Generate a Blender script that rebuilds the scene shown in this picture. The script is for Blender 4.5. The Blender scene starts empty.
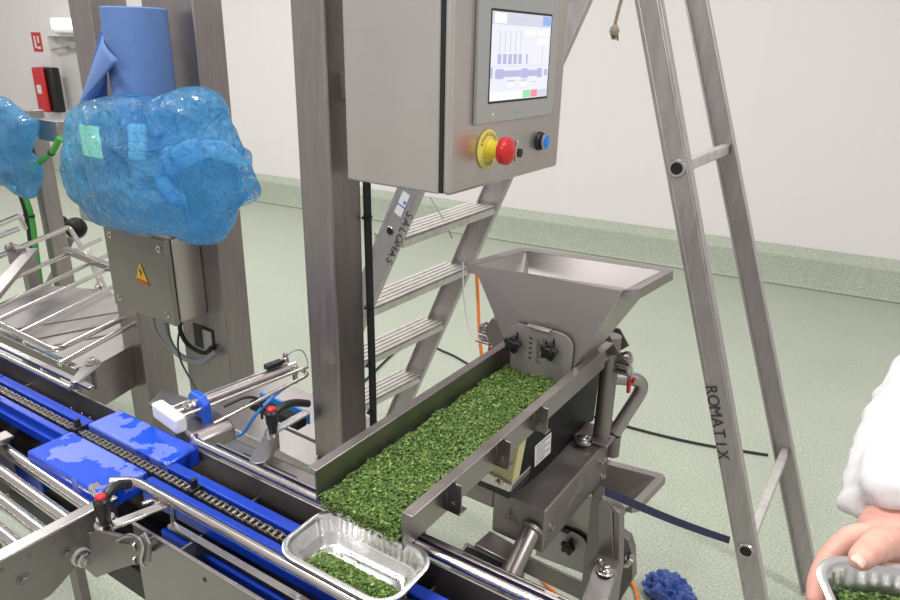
import bpy, bmesh, math, random
from mathutils import Vector, Matrix, noise, Quaternion
random.seed(7)
SC = bpy.context.scene
COL = SC.collection
V = Vector
# ------------------------------------------------------------------ camera
FPX, EYE = 680.0, 1.6
d_ = V((-40, 1820, FPX)).normalized()                 # world down, in camera axes (x right, y down, z forward)
mx = V((-1070, -(d_.x*-1070 + d_.z*FPX)/d_.y, FPX)).normalized()
AX = -mx; AZ = -d_; AY = AZ.cross(AX)
RW = Matrix((AX, AY, AZ))
def ray(px, py): return RW @ V((px-450, py-300, FPX))
def at(px, py, x=None, y=None, z=None):
    r = ray(px, py)
    t = (z-EYE)/r.z if z is not None else (y/r.y if y is not None else x/r.x)
    return V((0, 0, EYE)) + r*t
cam = bpy.data.cameras.new('camera'); co = bpy.data.objects.new('camera', cam); COL.objects.link(co)
cam.sensor_width = 36; cam.lens = FPX/900*36; cam.clip_start = .02; cam.clip_end = 60
rt = RW @ V((1, 0, 0)); up = RW @ V((0, -1, 0)); bk = RW @ V((0, 0, -1))
M = Matrix((rt, up, bk)).transposed().to_4x4(); M.translation = (0, 0, EYE); co.matrix_world = M
SC.camera = co
# ------------------------------------------------------------------ light
SC.view_settings.view_transform = 'Standard'; SC.view_settings.look = 'None'
SC.view_settings.exposure = 0.06; SC.view_settings.gamma = 1.0
w = bpy.data.worlds.new('world'); SC.world = w; w.use_nodes = True
w.node_tree.nodes['Background'].inputs[0].default_value = (1.0, .965, .955, 1)
w.node_tree.nodes['Background'].inputs[1].default_value = .52
def area(name, loc, sx, sy, power, col=(1, .97, .93), rot=(0, 0, 0)):
    l = bpy.data.lights.new(name, 'AREA'); l.shape = 'RECTANGLE'; l.size = sx; l.size_y = sy; l.energy = power; l.color = col
    o = bpy.data.objects.new(name, l); o.location = loc; o.rotation_euler = rot; COL.objects.link(o); return o
for (x, y, p) in ((-4.4, 1.0, 38), (-1.2, .2, 42), (-1.2, 2.7, 26), (1.8, 1.4, 42), (-4.4, 3.0, 22), (-7.6, 2.4, 30), (-1.2, -2.2, 34)):
    area('ceiling_lamp_light', (x, y, 3.4), 1.5, .22, p*1.45)
# ------------------------------------------------------------------ materials
def mat(name, col, rough=.5, metal=0.0, var=0, vscale=8.0, stretch=(1, 1, 1), bump=0, bscale=60, spec=.5, alpha=1, emit=None, estr=1, coat=0, rvar=0, trans=0):
    m = bpy.data.materials.new(name); m.use_nodes = True
    nt = m.node_tree; b = nt.nodes['Principled BSDF']
    b.inputs['Base Color'].default_value = (*col, 1); b.inputs['Roughness'].default_value = rough; b.inputs['Metallic'].default_value = metal
    b.inputs['Specular IOR Level'].default_value = spec
    if coat: b.inputs['Coat Weight'].default_value = coat; b.inputs['Coat Roughness'].default_value = .12
    if trans: b.inputs['Transmission Weight'].default_value = trans
    if emit: b.inputs['Emission Color'].default_value = (*emit, 1); b.inputs['Emission Strength'].default_value = estr
    if var or bump or rvar:
        tc = nt.nodes.new('ShaderNodeTexCoord'); mp = nt.nodes.new('ShaderNodeMapping'); mp.inputs['Scale'].default_value = stretch
        nt.links.new(tc.outputs['Object'], mp.inputs[0])
        n = nt.nodes.new('ShaderNodeTexNoise'); n.inputs['Scale'].default_value = vscale; n.inputs['Detail'].default_value = 5; n.inputs['Roughness'].default_value = .65
        nt.links.new(mp.outputs[0], n.inputs['Vector'])
        if var:
            r = nt.nodes.new('ShaderNodeMapRange'); r.inputs[1].default_value = .3; r.inputs[2].default_value = .7; r.inputs[3].default_value = 1-var; r.inputs[4].default_value = 1+var
            nt.links.new(n.outputs['Fac'], r.inputs[0])
            mu = nt.nodes.new('ShaderNodeVectorMath'); mu.operation = 'SCALE'; mu.inputs[0].default_value = col
            nt.links.new(r.outputs[0], mu.inputs['Scale']); nt.links.new(mu.outputs[0], b.inputs['Base Color'])
        if rvar:
            r = nt.nodes.new('ShaderNodeMapRange'); r.inputs[1].default_value = .3; r.inputs[2].default_value = .7; r.inputs[3].default_value = max(.03, rough-rvar); r.inputs[4].default_value = rough+rvar
            nt.links.new(n.outputs['Fac'], r.inputs[0]); nt.links.new(r.outputs[0], b.inputs['Roughness'])
        if bump:
            n2 = nt.nodes.new('ShaderNodeTexNoise'); n2.inputs['Scale'].default_value = bscale; n2.inputs['Detail'].default_value = 3
            nt.links.new(mp.outputs[0], n2.inputs['Vector'])
            bp = nt.nodes.new('ShaderNodeBump'); bp.inputs['Strength'].default_value = bump; bp.inputs['Distance'].default_value = .004
            nt.links.new(n2.outputs['Fac'], bp.inputs['Height']); nt.links.new(bp.outputs[0], b.inputs['Normal'])
    return m
STEEL = mat('brushed_steel', (.345, .315, .31), .36, .95, var=.10, vscale=5, stretch=(2, 2, 2), rvar=.07)
STEELV = mat('steel_brushed_upright', (.35, .315, .31), .38, .90, var=.10, vscale=14, stretch=(6, 6, .6), rvar=.06)
STEELD = mat('blasted_steel', (.29, .265, .255), .46, .78, var=.12, vscale=9, rvar=.06)
STEELB = mat('bright_steel', (.62, .59, .57), .22, 1, rvar=.05, var=.05)
CABST = mat('cabinet_steel', (.64, .60, .565), .35, .93, var=.05, vscale=3, stretch=(2, 2, 1.5))
HOPST = mat('hopper_steel', (.40, .368, .362), .36, .9, var=.05, vscale=5, rvar=.05)
ALU = mat('ladder_aluminium', (.50, .465, .465), .42, .72, var=.10, vscale=16, stretch=(5, 5, .7), rvar=.08)
ALUS = mat('step_aluminium', (.60, .58, .55), .45, .6, var=.14, vscale=30)
RIM = mat('tray_foil', (.80, .80, .80), .27, 1, bump=.08, bscale=60)
BLUE = mat('blue_plastic', (.006, .042, .40), .32, 0, var=.08, vscale=12)
BLUED = mat('blue_clamp', (.01, .09, .60), .35)
WHITE = mat('white_plastic', (.82, .82, .82), .4)
BLACK = mat('black_plastic', (.012, .012, .013), .38)
BLACKM = mat('black_satin', (.008, .008, .009), .5, 0, spec=.25)
RUB = mat('black_rubber', (.015, .015, .016), .55)
RED = mat('red_plastic', (.62, .02, .025), .3)
REDM = mat('red_lever', (.5, .015, .02), .35)
YEL = mat('yellow_plastic', (.85, .68, .05), .4)
YELR = mat('yellow_label', (.80, .70, .16), .45)
BEIGE = mat('pale_yellow_plastic', (.62, .58, .30), .5)
GREYP = mat('grey_bezel', (.38, .38, .37), .45)
ORANGE = mat('orange_hose', (.85, .23, .03), .4)
GREEN = mat('green_hose', (.04, .30, .04), .35)
GREYC = mat('grey_cable', (.25, .26, .27), .45)
BLUEH = mat('blue_air_hose', (.03, .22, .65), .35)
NAVY = mat('navy_strap', (.022, .02, .075), .6)
LINK = mat('chain_steel', (.22, .20, .18), .35, .9, var=.2, vscale=60)
LINKD = mat('chain_dark', (.02, .018, .016), .5, .4)
PAPER = mat('blue_paper', (.10, .19, .43), .85, 0, var=.07, vscale=60, bump=.35, bscale=420)
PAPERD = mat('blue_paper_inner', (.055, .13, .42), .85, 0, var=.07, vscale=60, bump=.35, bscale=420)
COAT = mat('white_coat', (.70, .695, .715), .8, 0, bump=.1, bscale=60)
SKIN = mat('skin', (.66, .35, .285), .5, 0, var=.12, vscale=60, bump=.12, bscale=300)
NAIL = mat('nail', (.72, .46, .38), .3)
DARK = mat('dark_cloth', (.015, .015, .02), .8)
INK = mat('marker_ink', (.05, .045, .045), .7)
PRINT = mat('faint_print', (.19, .175, .165), .6)
GLOVE = mat('navy_nitrile', (.05, .10, .36), .38, bump=.3, bscale=120)
ROPE = mat('frayed_rope', (.34, .29, .23), .9, var=.3, vscale=200)
CAPB = mat('blue_lens', (.01, .16, .55), .2, emit=(.01, .15, .55), estr=.25)
LABEL = mat('white_label', (.75, .75, .75), .5)
FRAMEW = mat('white_door', (.66, .66, .63), .4)

def floor_mat():
    m = bpy.data.materials.new('green_terrazzo'); m.use_nodes = True; nt = m.node_tree; b = nt.nodes['Principled BSDF']
    g = nt.nodes.new('ShaderNodeNewGeometry')
    n1 = nt.nodes.new('ShaderNodeTexNoise'); n1.inputs['Scale'].default_value = 130; n1.inputs['Detail'].default_value = 3; n1.inputs['Roughness'].default_value = .7
    n2 = nt.nodes.new('ShaderNodeTexNoise'); n2.inputs['Scale'].default_value = 2.2; n2.inputs['Detail'].default_value = 3
    for n in (n1, n2): nt.links.new(g.outputs['Position'], n.inputs['Vector'])
    r = nt.nodes.new('ShaderNodeValToRGB'); e = r.color_ramp.elements
    e[0].position = .30; e[0].color = (.265, .315, .25, 1); e[1].position = .72; e[1].color = (.60, .63, .54, 1)
    k = r.color_ramp.elements.new(.52); k.color = (.435, .475, .395, 1)
    nt.links.new(n1.outputs['Fac'], r.inputs[0])
    mp = nt.nodes.new('ShaderNodeMapRange'); mp.inputs[3].default_value = .93; mp.inputs[4].default_value = 1.07
    nt.links.new(n2.outputs['Fac'], mp.inputs[0])
    s = nt.nodes.new('ShaderNodeVectorMath'); s.operation = 'SCALE'; nt.links.new(r.outputs[0], s.inputs[0]); nt.links.new(mp.outputs[0], s.inputs['Scale'])
    nt.links.new(s.outputs[0], b.inputs['Base Color'])
    b.inputs['Roughness'].default_value = .42; b.inputs['Specular IOR Level'].default_value = .35
    bp = nt.nodes.new('ShaderNodeBump'); bp.inputs['Strength'].default_value = .25; bp.inputs['Distance'].default_value = .002
    nt.links.new(n1.outputs['Fac'], bp.inputs['Height']); nt.links.new(bp.outputs[0], b.inputs['Normal'])
    return m
FLOOR = floor_mat()
WALL = mat('white_wall_panel', (.815, .78, .775), .38, 0, var=.008, vscale=2, stretch=(5, 5, .3))

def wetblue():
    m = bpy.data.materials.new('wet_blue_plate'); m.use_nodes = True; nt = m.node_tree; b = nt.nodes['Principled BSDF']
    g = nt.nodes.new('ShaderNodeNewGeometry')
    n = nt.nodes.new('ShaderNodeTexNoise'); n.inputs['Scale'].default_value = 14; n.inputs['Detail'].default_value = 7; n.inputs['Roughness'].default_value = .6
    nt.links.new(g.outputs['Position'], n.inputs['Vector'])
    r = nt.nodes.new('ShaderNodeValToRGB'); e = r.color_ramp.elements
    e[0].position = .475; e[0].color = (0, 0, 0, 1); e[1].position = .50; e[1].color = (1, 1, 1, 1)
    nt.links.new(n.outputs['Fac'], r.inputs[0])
    mc = nt.nodes.new('ShaderNodeMix'); mc.data_type = 'RGBA'; mc.inputs[6].default_value = (.085, .14, .58, 1); mc.inputs[7].default_value = (.008, .06, .55, 1)  # misted patches: their pale sheen is painted into the base colour; wet film deeper
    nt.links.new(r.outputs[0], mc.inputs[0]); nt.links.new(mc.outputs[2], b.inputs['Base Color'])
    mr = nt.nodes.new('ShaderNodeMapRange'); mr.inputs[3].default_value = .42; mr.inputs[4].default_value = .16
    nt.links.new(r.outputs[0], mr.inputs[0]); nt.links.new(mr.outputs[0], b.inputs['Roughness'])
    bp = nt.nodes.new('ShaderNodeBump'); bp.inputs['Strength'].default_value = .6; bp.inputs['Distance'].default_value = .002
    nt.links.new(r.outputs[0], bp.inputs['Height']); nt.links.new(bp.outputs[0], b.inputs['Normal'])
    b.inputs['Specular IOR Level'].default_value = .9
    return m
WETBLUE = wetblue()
def bagmat():
    m = bpy.data.materials.new('blue_film'); m.use_nodes = True; nt = m.node_tree; b = nt.nodes['Principled BSDF']; out = nt.nodes['Material Output']
    b.inputs['Base Color'].default_value = (.16, .52, .95, 1); b.inputs['Roughness'].default_value = .14; b.inputs['Specular IOR Level'].default_value = .8
    t = nt.nodes.new('ShaderNodeBsdfTransparent'); t.inputs[0].default_value = (.50, .82, 1.0, 1)
    tl = nt.nodes.new('ShaderNodeBsdfTranslucent'); tl.inputs[0].default_value = (.22, .62, .97, 1)
    m1 = nt.nodes.new('ShaderNodeMixShader'); m1.inputs[0].default_value = .5
    nt.links.new(b.outputs[0], m1.inputs[1]); nt.links.new(tl.outputs[0], m1.inputs[2])
    m2 = nt.nodes.new('ShaderNodeMixShader'); m2.inputs[0].default_value = .55
    nt.links.new(m1.outputs[0], m2.inputs[1]); nt.links.new(t.outputs[0], m2.inputs[2])
    gl = nt.nodes.new('ShaderNodeBsdfGlossy'); gl.inputs['Roughness'].default_value = .10; lw = nt.nodes.new('ShaderNodeLayerWeight'); lw.inputs['Blend'].default_value = .10
    m3 = nt.nodes.new('ShaderNodeMixShader'); nt.links.new(lw.outputs['Fresnel'], m3.inputs[0]); nt.links.new(m2.outputs[0], m3.inputs[1]); nt.links.new(gl.outputs[0], m3.inputs[2])
    nt.links.new(m3.outputs[0], out.inputs[0])
    tc = nt.nodes.new('ShaderNodeTexCoord')
    n = nt.nodes.new('ShaderNodeTexNoise'); n.inputs['Scale'].default_value = 24; n.inputs['Detail'].default_value = 3; n.inputs['Distortion'].default_value = 2.2
    nt.links.new(tc.outputs['Object'], n.inputs['Vector'])
    bp = nt.nodes.new('ShaderNodeBump'); bp.inputs['Strength'].default_value = .8; bp.inputs['Distance'].default_value = .02
    nt.links.new(n.outputs['Fac'], bp.inputs['Height']); nt.links.new(bp.outputs[0], b.inputs['Normal']); nt.links.new(bp.outputs[0], gl.inputs['Normal']); nt.links.new(bp.outputs[0], lw.inputs['Normal'])
    return m
FILM = bagmat()
def herbmat():
    m = bpy.data.materials.new('chopped_herb'); m.use_nodes = True; nt = m.node_tree; b = nt.nodes['Principled BSDF']
    a = nt.nodes.new('ShaderNodeAttribute'); a.attribute_name = 'leaf'
    r = nt.nodes.new('ShaderNodeValToRGB'); e = r.color_ramp.elements
    e[0].position = 0; e[0].color = (.028, .065, .010, 1); e[1].position = 1; e[1].color = (.30, .41, .11, 1)
    k = r.color_ramp.elements.new(.55); k.color = (.095, .185, .03, 1)
    nt.links.new(a.outputs['Fac'], r.inputs[0]); nt.links.new(r.outputs[0], b.inputs['Base Color'])
    b.inputs['Roughness'].default_value = .5
    return m
HERB = herbmat()
HERBB = mat('herb_mass', (.06, .12, .02), .8, var=.5, vscale=160, bump=.8, bscale=200)

# ------------------------------------------------------------------ helpers
def tag(o, label=None, cat=None, group=None, kind=None):
    if label: o['label'] = label
    if cat: o['category'] = cat
    if group: o['group'] = group
    if kind: o['kind'] = kind
    return o
def thing(name, loc, label, cat, group=None, rz=0):
    o = bpy.data.objects.new(name, None); COL.objects.link(o); o.location = loc; o.rotation_euler = (0, 0, rz); o.empty_display_size = .05
    return tag(o, label, cat, group)
def mworld(o):
    m = Matrix.LocRotScale(o.location, o.rotation_euler.to_quaternion(), o.scale)
    return mworld(o.parent) @ m if o.parent else m
def arc_pts(pts, rad, n=5):
    pts = [V(p) for p in pts]; out = [pts[0]]
    for i in range(1, len(pts)-1):
        a, b, c = pts[i-1], pts[i], pts[i+1]
        r = min(rad, (a-b).length*.48, (c-b).length*.48)
        p = b+(a-b).normalized()*r; q = b+(c-b).normalized()*r
        for k in range(n+1):
            t = k/n; out.append(p*(1-t)**2+b*2*t*(1-t)+q*t*t)
    out.append(pts[-1]); return out
def smooth_pts(pts, n=6):
    P = [V(p) for p in pts]; P = [P[0]*2-P[1]]+P+[P[-1]*2-P[-2]]; out = []
    for i in range(1, len(P)-2):
        for k in range(n):
            t = k/n; a, b, c, d = P[i-1:i+3]
            out.append(.5*((2*b)+(-a+c)*t+(2*a-5*b+4*c-d)*t*t+(-a+3*b-3*c+d)*t**3))
    out.append(P[-2]); return out
class MB:
    def __init__(s): s.v = []; s.f = []
    def add(s, vs, fs):
        n = len(s.v); s.v += [V(v) for v in vs]; s.f += [tuple(i+n for i in f) for f in fs]; return s
    def hexa(s, c8): return s.add(c8, [(0, 3, 2, 1), (4, 5, 6, 7), (0, 1, 5, 4), (1, 2, 6, 5), (2, 3, 7, 6), (3, 0, 4, 7)])
    def box(s, x0, x1, y0, y1, z0, z1):
        return s.hexa([(x0, y0, z0), (x1, y0, z0), (x1, y1, z0), (x0, y1, z0), (x0, y0, z1), (x1, y0, z1), (x1, y1, z1), (x0, y1, z1)])
    def bar(s, p, q, w, h, upv=(0, 0, 1)):
        p, q = V(p), V(q); d = (q-p).normalized(); u = V(upv); sd = d.cross(u)
        if sd.length < 1e-4: sd = d.cross(V((1, 0, 0)))
        sd.normalize(); u = sd.cross(d).normalized(); a = sd*w/2; b = u*h/2
        return s.hexa([p-a-b, p+a-b, p+a+b, p-a+b, q-a-b, q+a-b, q+a+b, q-a+b])
    def tube(s, pts, r, n=12, r1=None, cap=True):
        pts = [V(p) for p in pts]; m = len(pts); rings = []
        d0 = (pts[1]-pts[0]).normalized(); u = d0.orthogonal().normalized()
        vs = []; fs = []
        for i, p in enumerate(pts):
            d = (pts[min(i+1, m-1)]-pts[max(i-1, 0)]).normalized()
            u = (u-d*u.dot(d))
            u = u.normalized() if u.length > 1e-6 else d.orthogonal().normalized()
            w_ = d.cross(u); rr = r if r1 is None else r+(r1-r)*i/(m-1)
            if callable(r): rr = r(i/(m-1))
            vs += [p+(u*math.cos(a)+w_*math.sin(a))*rr for a in [2*math.pi*k/n for k in range(n)]]
        for i in range(m-1):
            for k in range(n):
                a = i*n+k; b = i*n+(k+1) % n; fs.append((a, b, b+n, a+n))
        if cap: fs += [tuple(range(n-1, -1, -1)), tuple((m-1)*n+k for k in range(n))]
        return s.add(vs, fs)
    def cyl(s, p, q, r, n=16, r1=None): return s.tube([p, q], r, n, r1)
    def lathe(s, o, ax, prof, n=20):
        o, ax = V(o), V(ax).normalized(); u = ax.orthogonal().normalized(); w_ = ax.cross(u); vs = []; fs = []
        for (r, h) in prof: vs += [o+ax*h+(u*math.cos(2*math.pi*k/n)+w_*math.sin(2*math.pi*k/n))*max(r, 1e-5) for k in range(n)]
        for i in range(len(prof)-1):
            for k in range(n):
                a = i*n+k; b = i*n+(k+1) % n; fs.append((a, b, b+n, a+n))
        fs += [tuple(range(n-1, -1, -1)), tuple((len(prof)-1)*n+k for k in range(n))]
        return s.add(vs, fs)
    def prism(s, poly, vec):
        poly = [V(p) for p in poly]; n = len(poly); vec = V(vec)
        return s.add(poly+[p+vec for p in poly], [tuple(range(n-1, -1, -1)), tuple(range(n, 2*n))]+[(i, (i+1) % n, n+(i+1) % n, n+i) for i in range(n)])
    def bolt(s, p, ax, r=.006, h=.005, washer=True):
        p, ax = V(p), V(ax).normalized()
        if washer: s.lathe(p, ax, [(r*1.6, 0), (r*1.6, h*.25)], 18); p = p+ax*h*.25
        s.lathe(p, ax, [(r, 0), (r, h*.85), (r*.8, h)], 6); return s
    def star(s, c, ax, r, h, n=5):
        c, ax = V(c), V(ax).normalized(); u = ax.orthogonal().normalized(); w_ = ax.cross(u); P = []
        for k in range(n*8):
            a = 2*math.pi*k/(n*8); rr = r*(.86+.16*math.cos(n*a)); P.append(c+(u*math.cos(a)+w_*math.sin(a))*rr)
        return s.prism(P, ax*h)
    def build(s, name, m, parent=None, bevel=0, local=False, flat=False, xf=None, angle=35, seg=2):
        me = bpy.data.meshes.new(name)
        vs = s.v
        if xf is not None: vs = [xf @ v for v in vs]
        if parent is not None and not local:
            inv = mworld(parent).inverted(); vs = [inv @ v for v in vs]
        me.from_pydata([tuple(v) for v in vs], [], s.f); me.validate()
        bm = bmesh.new(); bm.from_mesh(me); bmesh.ops.recalc_face_normals(bm, faces=bm.faces); bm.to_mesh(me); bm.free()
        for x in (m if isinstance(m, (list, tuple)) else [m]): me.materials.append(x)
        if not flat:
            me.shade_smooth(); me.set_sharp_from_angle(angle=math.radians(angle))
        o = bpy.data.objects.new(name, me); COL.objects.link(o)
        if parent is not None: o.parent = parent
        if bevel:
            b = o.modifiers.new('bevel', 'BEVEL'); b.width = bevel; b.segments = seg; b.limit_method = 'ANGLE'; b.angle_limit = math.radians(40)
        return o
def text(s, name, size, origin, right, upv, m, parent, depth=.0004, spacing=1.0, bold=0):
    c = bpy.data.curves.new(name, 'FONT'); c.body = s; c.size = size; c.extrude = depth; c.space_character = spacing; c.align_x = 'CENTER'; c.align_y = 'CENTER'; c.offset = bold
    t = bpy.data.objects.new('tmp', c); COL.objects.link(t)
    bpy.context.view_layer.update()
    me = bpy.data.meshes.new_from_object(t.evaluated_get(bpy.context.evaluated_depsgraph_get()))
    bpy.data.objects.remove(t); bpy.data.curves.remove(c)
    r = V(right).normalized(); u = V(upv); u = (u-r*u.dot(r)).normalized(); nrm = r.cross(u)
    X = Matrix((r, u, nrm)).transposed().to_4x4(); X.translation = V(origin)
    inv = mworld(parent).inverted() if parent else Matrix()
    me.transform(inv @ X); me.name = name; me.materials.clear(); me.materials.append(m)
    o = bpy.data.objects.new(name, me); COL.objects.link(o); o.parent = parent; return o
def copy_tree(o, parent=None):
    c = o.copy(); COL.objects.link(c); c.parent = parent
    for ch in list(o.children): copy_tree(ch, c)
    return c
def struct(o): return tag(o, kind='structure')

# ================================================================== SETTING
struct(MB().box(-13, 5, -3.5, 7, -.05, 0).build('floor', FLOOR))
WA = math.atan(.106); WD = V((math.cos(WA), math.sin(WA), 0)); WN = V((math.sin(WA), -math.cos(WA), 0))   # along the wall, out of the wall
W0 = V((.1, 5.46, 0))
def wpt(s, off, z): return W0+WD*s+WN*off+V((0, 0, z))
def at_wall(px, py, off=0.0):
    r = ray(px, py); n = -WN; t = ((W0+WN*off-V((0, 0, EYE))).dot(n))/r.dot(n)
    return V((0, 0, EYE))+r*t
S0, S1 = -13.5, 5
dA = at_wall(47, 36); dsl = (dA-W0).dot(WD); dsr = dsl+1.25; dtop = dA.z
mb = MB()
def wbox(mb, s0, s1, o0, o1, z0, z1):
    return mb.hexa([wpt(s0, o1, z0), wpt(s1, o1, z0), wpt(s1, o0, z0), wpt(s0, o0, z0), wpt(s0, o1, z1), wpt(s1, o1, z1), wpt(s1, o0, z1), wpt(s0, o0, z1)])
wbox(mb, S0, dsl, -.15, 0, 0, 3.6); wbox(mb, dsr, S1, -.15, 0, 0, 3.6); wbox(mb, dsl, dsr, -.15, 0, dtop, 3.6)
struct(mb.build('wall_back', WALL, flat=True))
mb = MB()
for a, b in ((S0, dsl), (dsr, S1)):
    prof = [(0, 0), (.085, 0), (.07, .03), (.062, .225), (.0, .29)]
    mb.prism([wpt(a, o_, z_) for o_, z_ in prof], WD*(b-a))
struct(mb.build('trim_1', FLOOR, bevel=.012))
mb = MB(); wbox(mb, dsl, dsr, -.15, -.11, 0, dtop); dr = struct(mb.build('door_1', FRAMEW))
p = at_wall(74, 46, -.10)
s_ = (p-W0).dot(WD)
mb = MB(); wbox(mb, s_-.16, s_+.16, -.11, -.04, p.z-.03, p.z+.05); mb.bar(wpt(s_, -.03, p.z), wpt(s_-.35, -.03, p.z-.05), .03, .02); mb.build('door_closer', GREYP, dr, bevel=.005)

# things on the wall
p = at_wall(65, 21, .05); s_ = (p-W0).dot(WD)
t = thing('emergency_light', wpt(s_, .0, p.z), 'small glowing white emergency light above the far door', 'light')
mb = MB(); wbox(mb, s_-.22, s_+.22, 0, .06, p.z-.13, p.z+.04); mb.build('housing', WHITE, t, bevel=.01)
mb = MB(); wbox(mb, s_-.24, s_+.2, .06, .075, p.z-.09, p.z+.03); mb.build('diffuser', mat('lit_diffuser', (.9, .9, .9), .4, emit=(1, 1, 1), estr=1.6), t, bevel=.01)
p = at_wall(36.5, 42, .01); s_ = (p-W0).dot(WD)
t = thing('fire_safety_sign', wpt(s_, 0, p.z), 'small red fire safety sign on the white wall above the extinguisher box', 'sign')
mb = MB(); wbox(mb, s_-.09, s_+.09, .001, .006, p.z-.11, p.z+.11); mb.build('panel', RED, t)
mb = MB(); wbox(mb, s_-.05, s_-.015, .006, .008, p.z-.07, p.z+.07); wbox(mb, s_+.02, s_+.05, .006, .008, p.z-.01, p.z+.07); wbox(mb, s_-.0, s_+.06, .006, .008, p.z-.08, p.z-.05); mb.build('pictogram', LABEL, t)
a = at_wall(28, 67, .2); b = at_wall(38, 112, .2); s0_ = (a-W0).dot(WD); z1_, z0_ = a.z, b.z
t = thing('fire_extinguisher_box', wpt(s0_, 0, z0_), 'red extinguisher cabinet with black side hung on the far white wall', 'fire extinguisher box')
mb = MB(); wbox(mb, s0_, s0_+.30, .0, .12, z0_, z1_); mb.build('cabinet_body', BLACK, t, bevel=.02)
mb = MB(); wbox(mb, s0_-.005, s0_+.20, .12, .17, z0_, z1_); mb.build('door', RED, t, bevel=.02)
mb = MB(); wbox(mb, s0_+.06, s0_+.14, .17, .175, z0_+.22, z0_+.32); mb.build('white_sticker', LABEL, t)

# ================================================================== MAIN CHAIN CONVEYOR
CR = math.atan(.033)
conv = thing('chain_conveyor', (0, .577, 0), 'steel framed conveyor with blue guides and a chain running across the foreground', 'conveyor', rz=CR)
def L(u, v, z): return (u, v, z)
CX = Matrix.Rotation(CR, 4, 'Z'); CX.translation = V((0, .577, 0))
def cv(u, v, z): return CX @ V((u, v, z))
XL, XR = -2.9, -.10
def cbox(name, m, *b, bevel=.0015, parent=conv): 
    return MB().box(*b).build(name, m, parent, bevel=bevel, local=True)
# side plates
mb = MB().box(XL, -.17, .086, .090, .70, .895).box(XL, -.17, .086, .10, .892, .896)
cbox('back_side_plate', STEELD, XL, -.10, .086, .090, .70, .895)
for u in (-1.47, -.73, -.36): MB().lathe(L(u, .086, .80), (0, -1, 0), [(.022, 0), (.022, .008), (.018, .010)], 24).build('plate_boss', STEELB, conv, local=True)
for u in (-1.40, -1.36, -1.33, -.66, -.61, -.56, -.40): MB().lathe(L(u, .086, .845), (0, -1, 0), [(.004, 0), (.003, .002)], 12).build('plate_bolt', STEELB, conv, local=True)
mb = MB().box(-.885, XR, -.106, -.102, .70, .90).box(-.885, XR, -.108, -.1015, .897, .901)
mb.build('front_side_plate', STEEL, conv, local=True, bevel=.001)
for u in (-.72, -.50): MB().lathe(L(u, -.106, .875), (0, -1, 0), [(.004, -.001), (.004, .0008)], 12).build('plate_hole', BLACK, conv, local=True)
cbox('front_side_plate', STEELD, XL, -1.30, -.106, -.102, .72, .885)
# cross members
for u in (-2.5, -1.56, -.82, -.45): cbox('cross_member', STEELD, u, u+.004, -.10, .086, .72, .86)
cbox('dark_inner_channel', mat('dark_channel', (.03, .028, .026), .45, .6), -2.9, -.17, -.080, .080, .70, .76)
# blue guide profiles: long sections broken at the plates
def profile(u0, u1):
    o = MB().box(u0, u1, .014, .034, .87, .903).box(u0, u1, .014, .048, .862, .886).build('blue_guide_profile', BLUE, conv, local=True, bevel=.002)
    o = MB().box(u0, u1, -.028, -.014, .87, .902).box(u0, u1, -.036, -.014, .864, .884).build('blue_guide_profile', BLUE, conv, local=True, bevel=.002)
profile(-2.9, -1.555); profile(-1.55, -1.215); profile(-.965, XR)
cbox('chain_bed', BLACK, XL, XR, -.0135, .0135, .87, .889)
cbox('lower_blue_rail', BLUE, -.93, XR, -.036, -.008, .790, .820, bevel=.003)
cbox('lower_blue_rail', BLUE, -2.9, -1.22, -.080, -.055, .80, .835, bevel=.003)
# chains
def chain(name, u0, u1, v, z, pitch=.0127, hw=.0068, h=.0042):
    mb = MB(); n = int((u1-u0)/pitch)
    for i in range(n):
        u = u0+i*pitch; w_ = hw if i % 2 else hw-.002
        for sgn in (-1, 1):
            vv = v+sgn*w_
            P = []
            for k in range(10):
                a = 2*math.pi*k/10; cx = .0066*math.cos(a); P.append((u+pitch/2+(pitch*.5 if math.cos(a) > 0 else -pitch*.5)+.0042*math.cos(a), vv-.0009, z+h*math.sin(a)))
            mb.prism(P, (0, .0018, 0))
        mb.cyl((u, v-hw, z), (u, v+hw, z), .0042, 8)
    return mb.build(name, LINK, conv, local=True)
chain('conveyor_chain', -2.2, XR-.02, 0, .897)
chain('return_chain', -.95, XR-.02, .000, .838)
for u in (-1.64, -1.21, -.872, -.20):
    MB().box(u-.006, u+.006, -.011, .011, .902, .908).box(u-.004, u+.004, -.005, .005, .902, .924).build('pusher_lug', BLACK, conv, local=True, bevel=.001)
# guide tubes
mb = MB().tube(arc_pts([(-.965, -.085, .932), (-.935, -.062, .932), (XR, -.062, .932)], .03), .0072, 14); mb.build('front_guide_tube', STEELB, conv, local=True)
mb = MB().tube(arc_pts([(-.985, .082, .90), (-.975, .088, .925), (-.955, .068, .932), (XR, .068, .932)], .02), .0068, 14); mb.build('back_guide_tube', STEELB, conv, local=True)
mb = MB().tube([(-2.9, .052, .935), (-1.315, .052, .935)], .006, 12); mb.build('back_guide_tube', STEELB, conv, local=True)
mb = MB().box(-2.9, -1.30, .078, .092, .922, .930); mb.build('guide_strip', STEELB, conv, local=True, bevel=.002)
mb = MB().tube([(-2.9, -.050, .93), (-1.395, -.050, .93)], .0065, 12).tube([(-2.9, -.076, .93), (-1.46, -.076, .93)], .006, 12); mb.build('front_guide_tube', STEELB, conv, local=True)
mb = MB().tube([(-2.9, -.095, .90), (-1.31, -.095, .90)], .0055, 12); mb.build('brush_rod', STEELB, conv, local=True)
mb = MB()
mb.tube([(-2.9, -.095, .885), (-1.30, -.095, .885)], .014, 12); mb.build('black_brush', RUB, conv, local=True)
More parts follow.
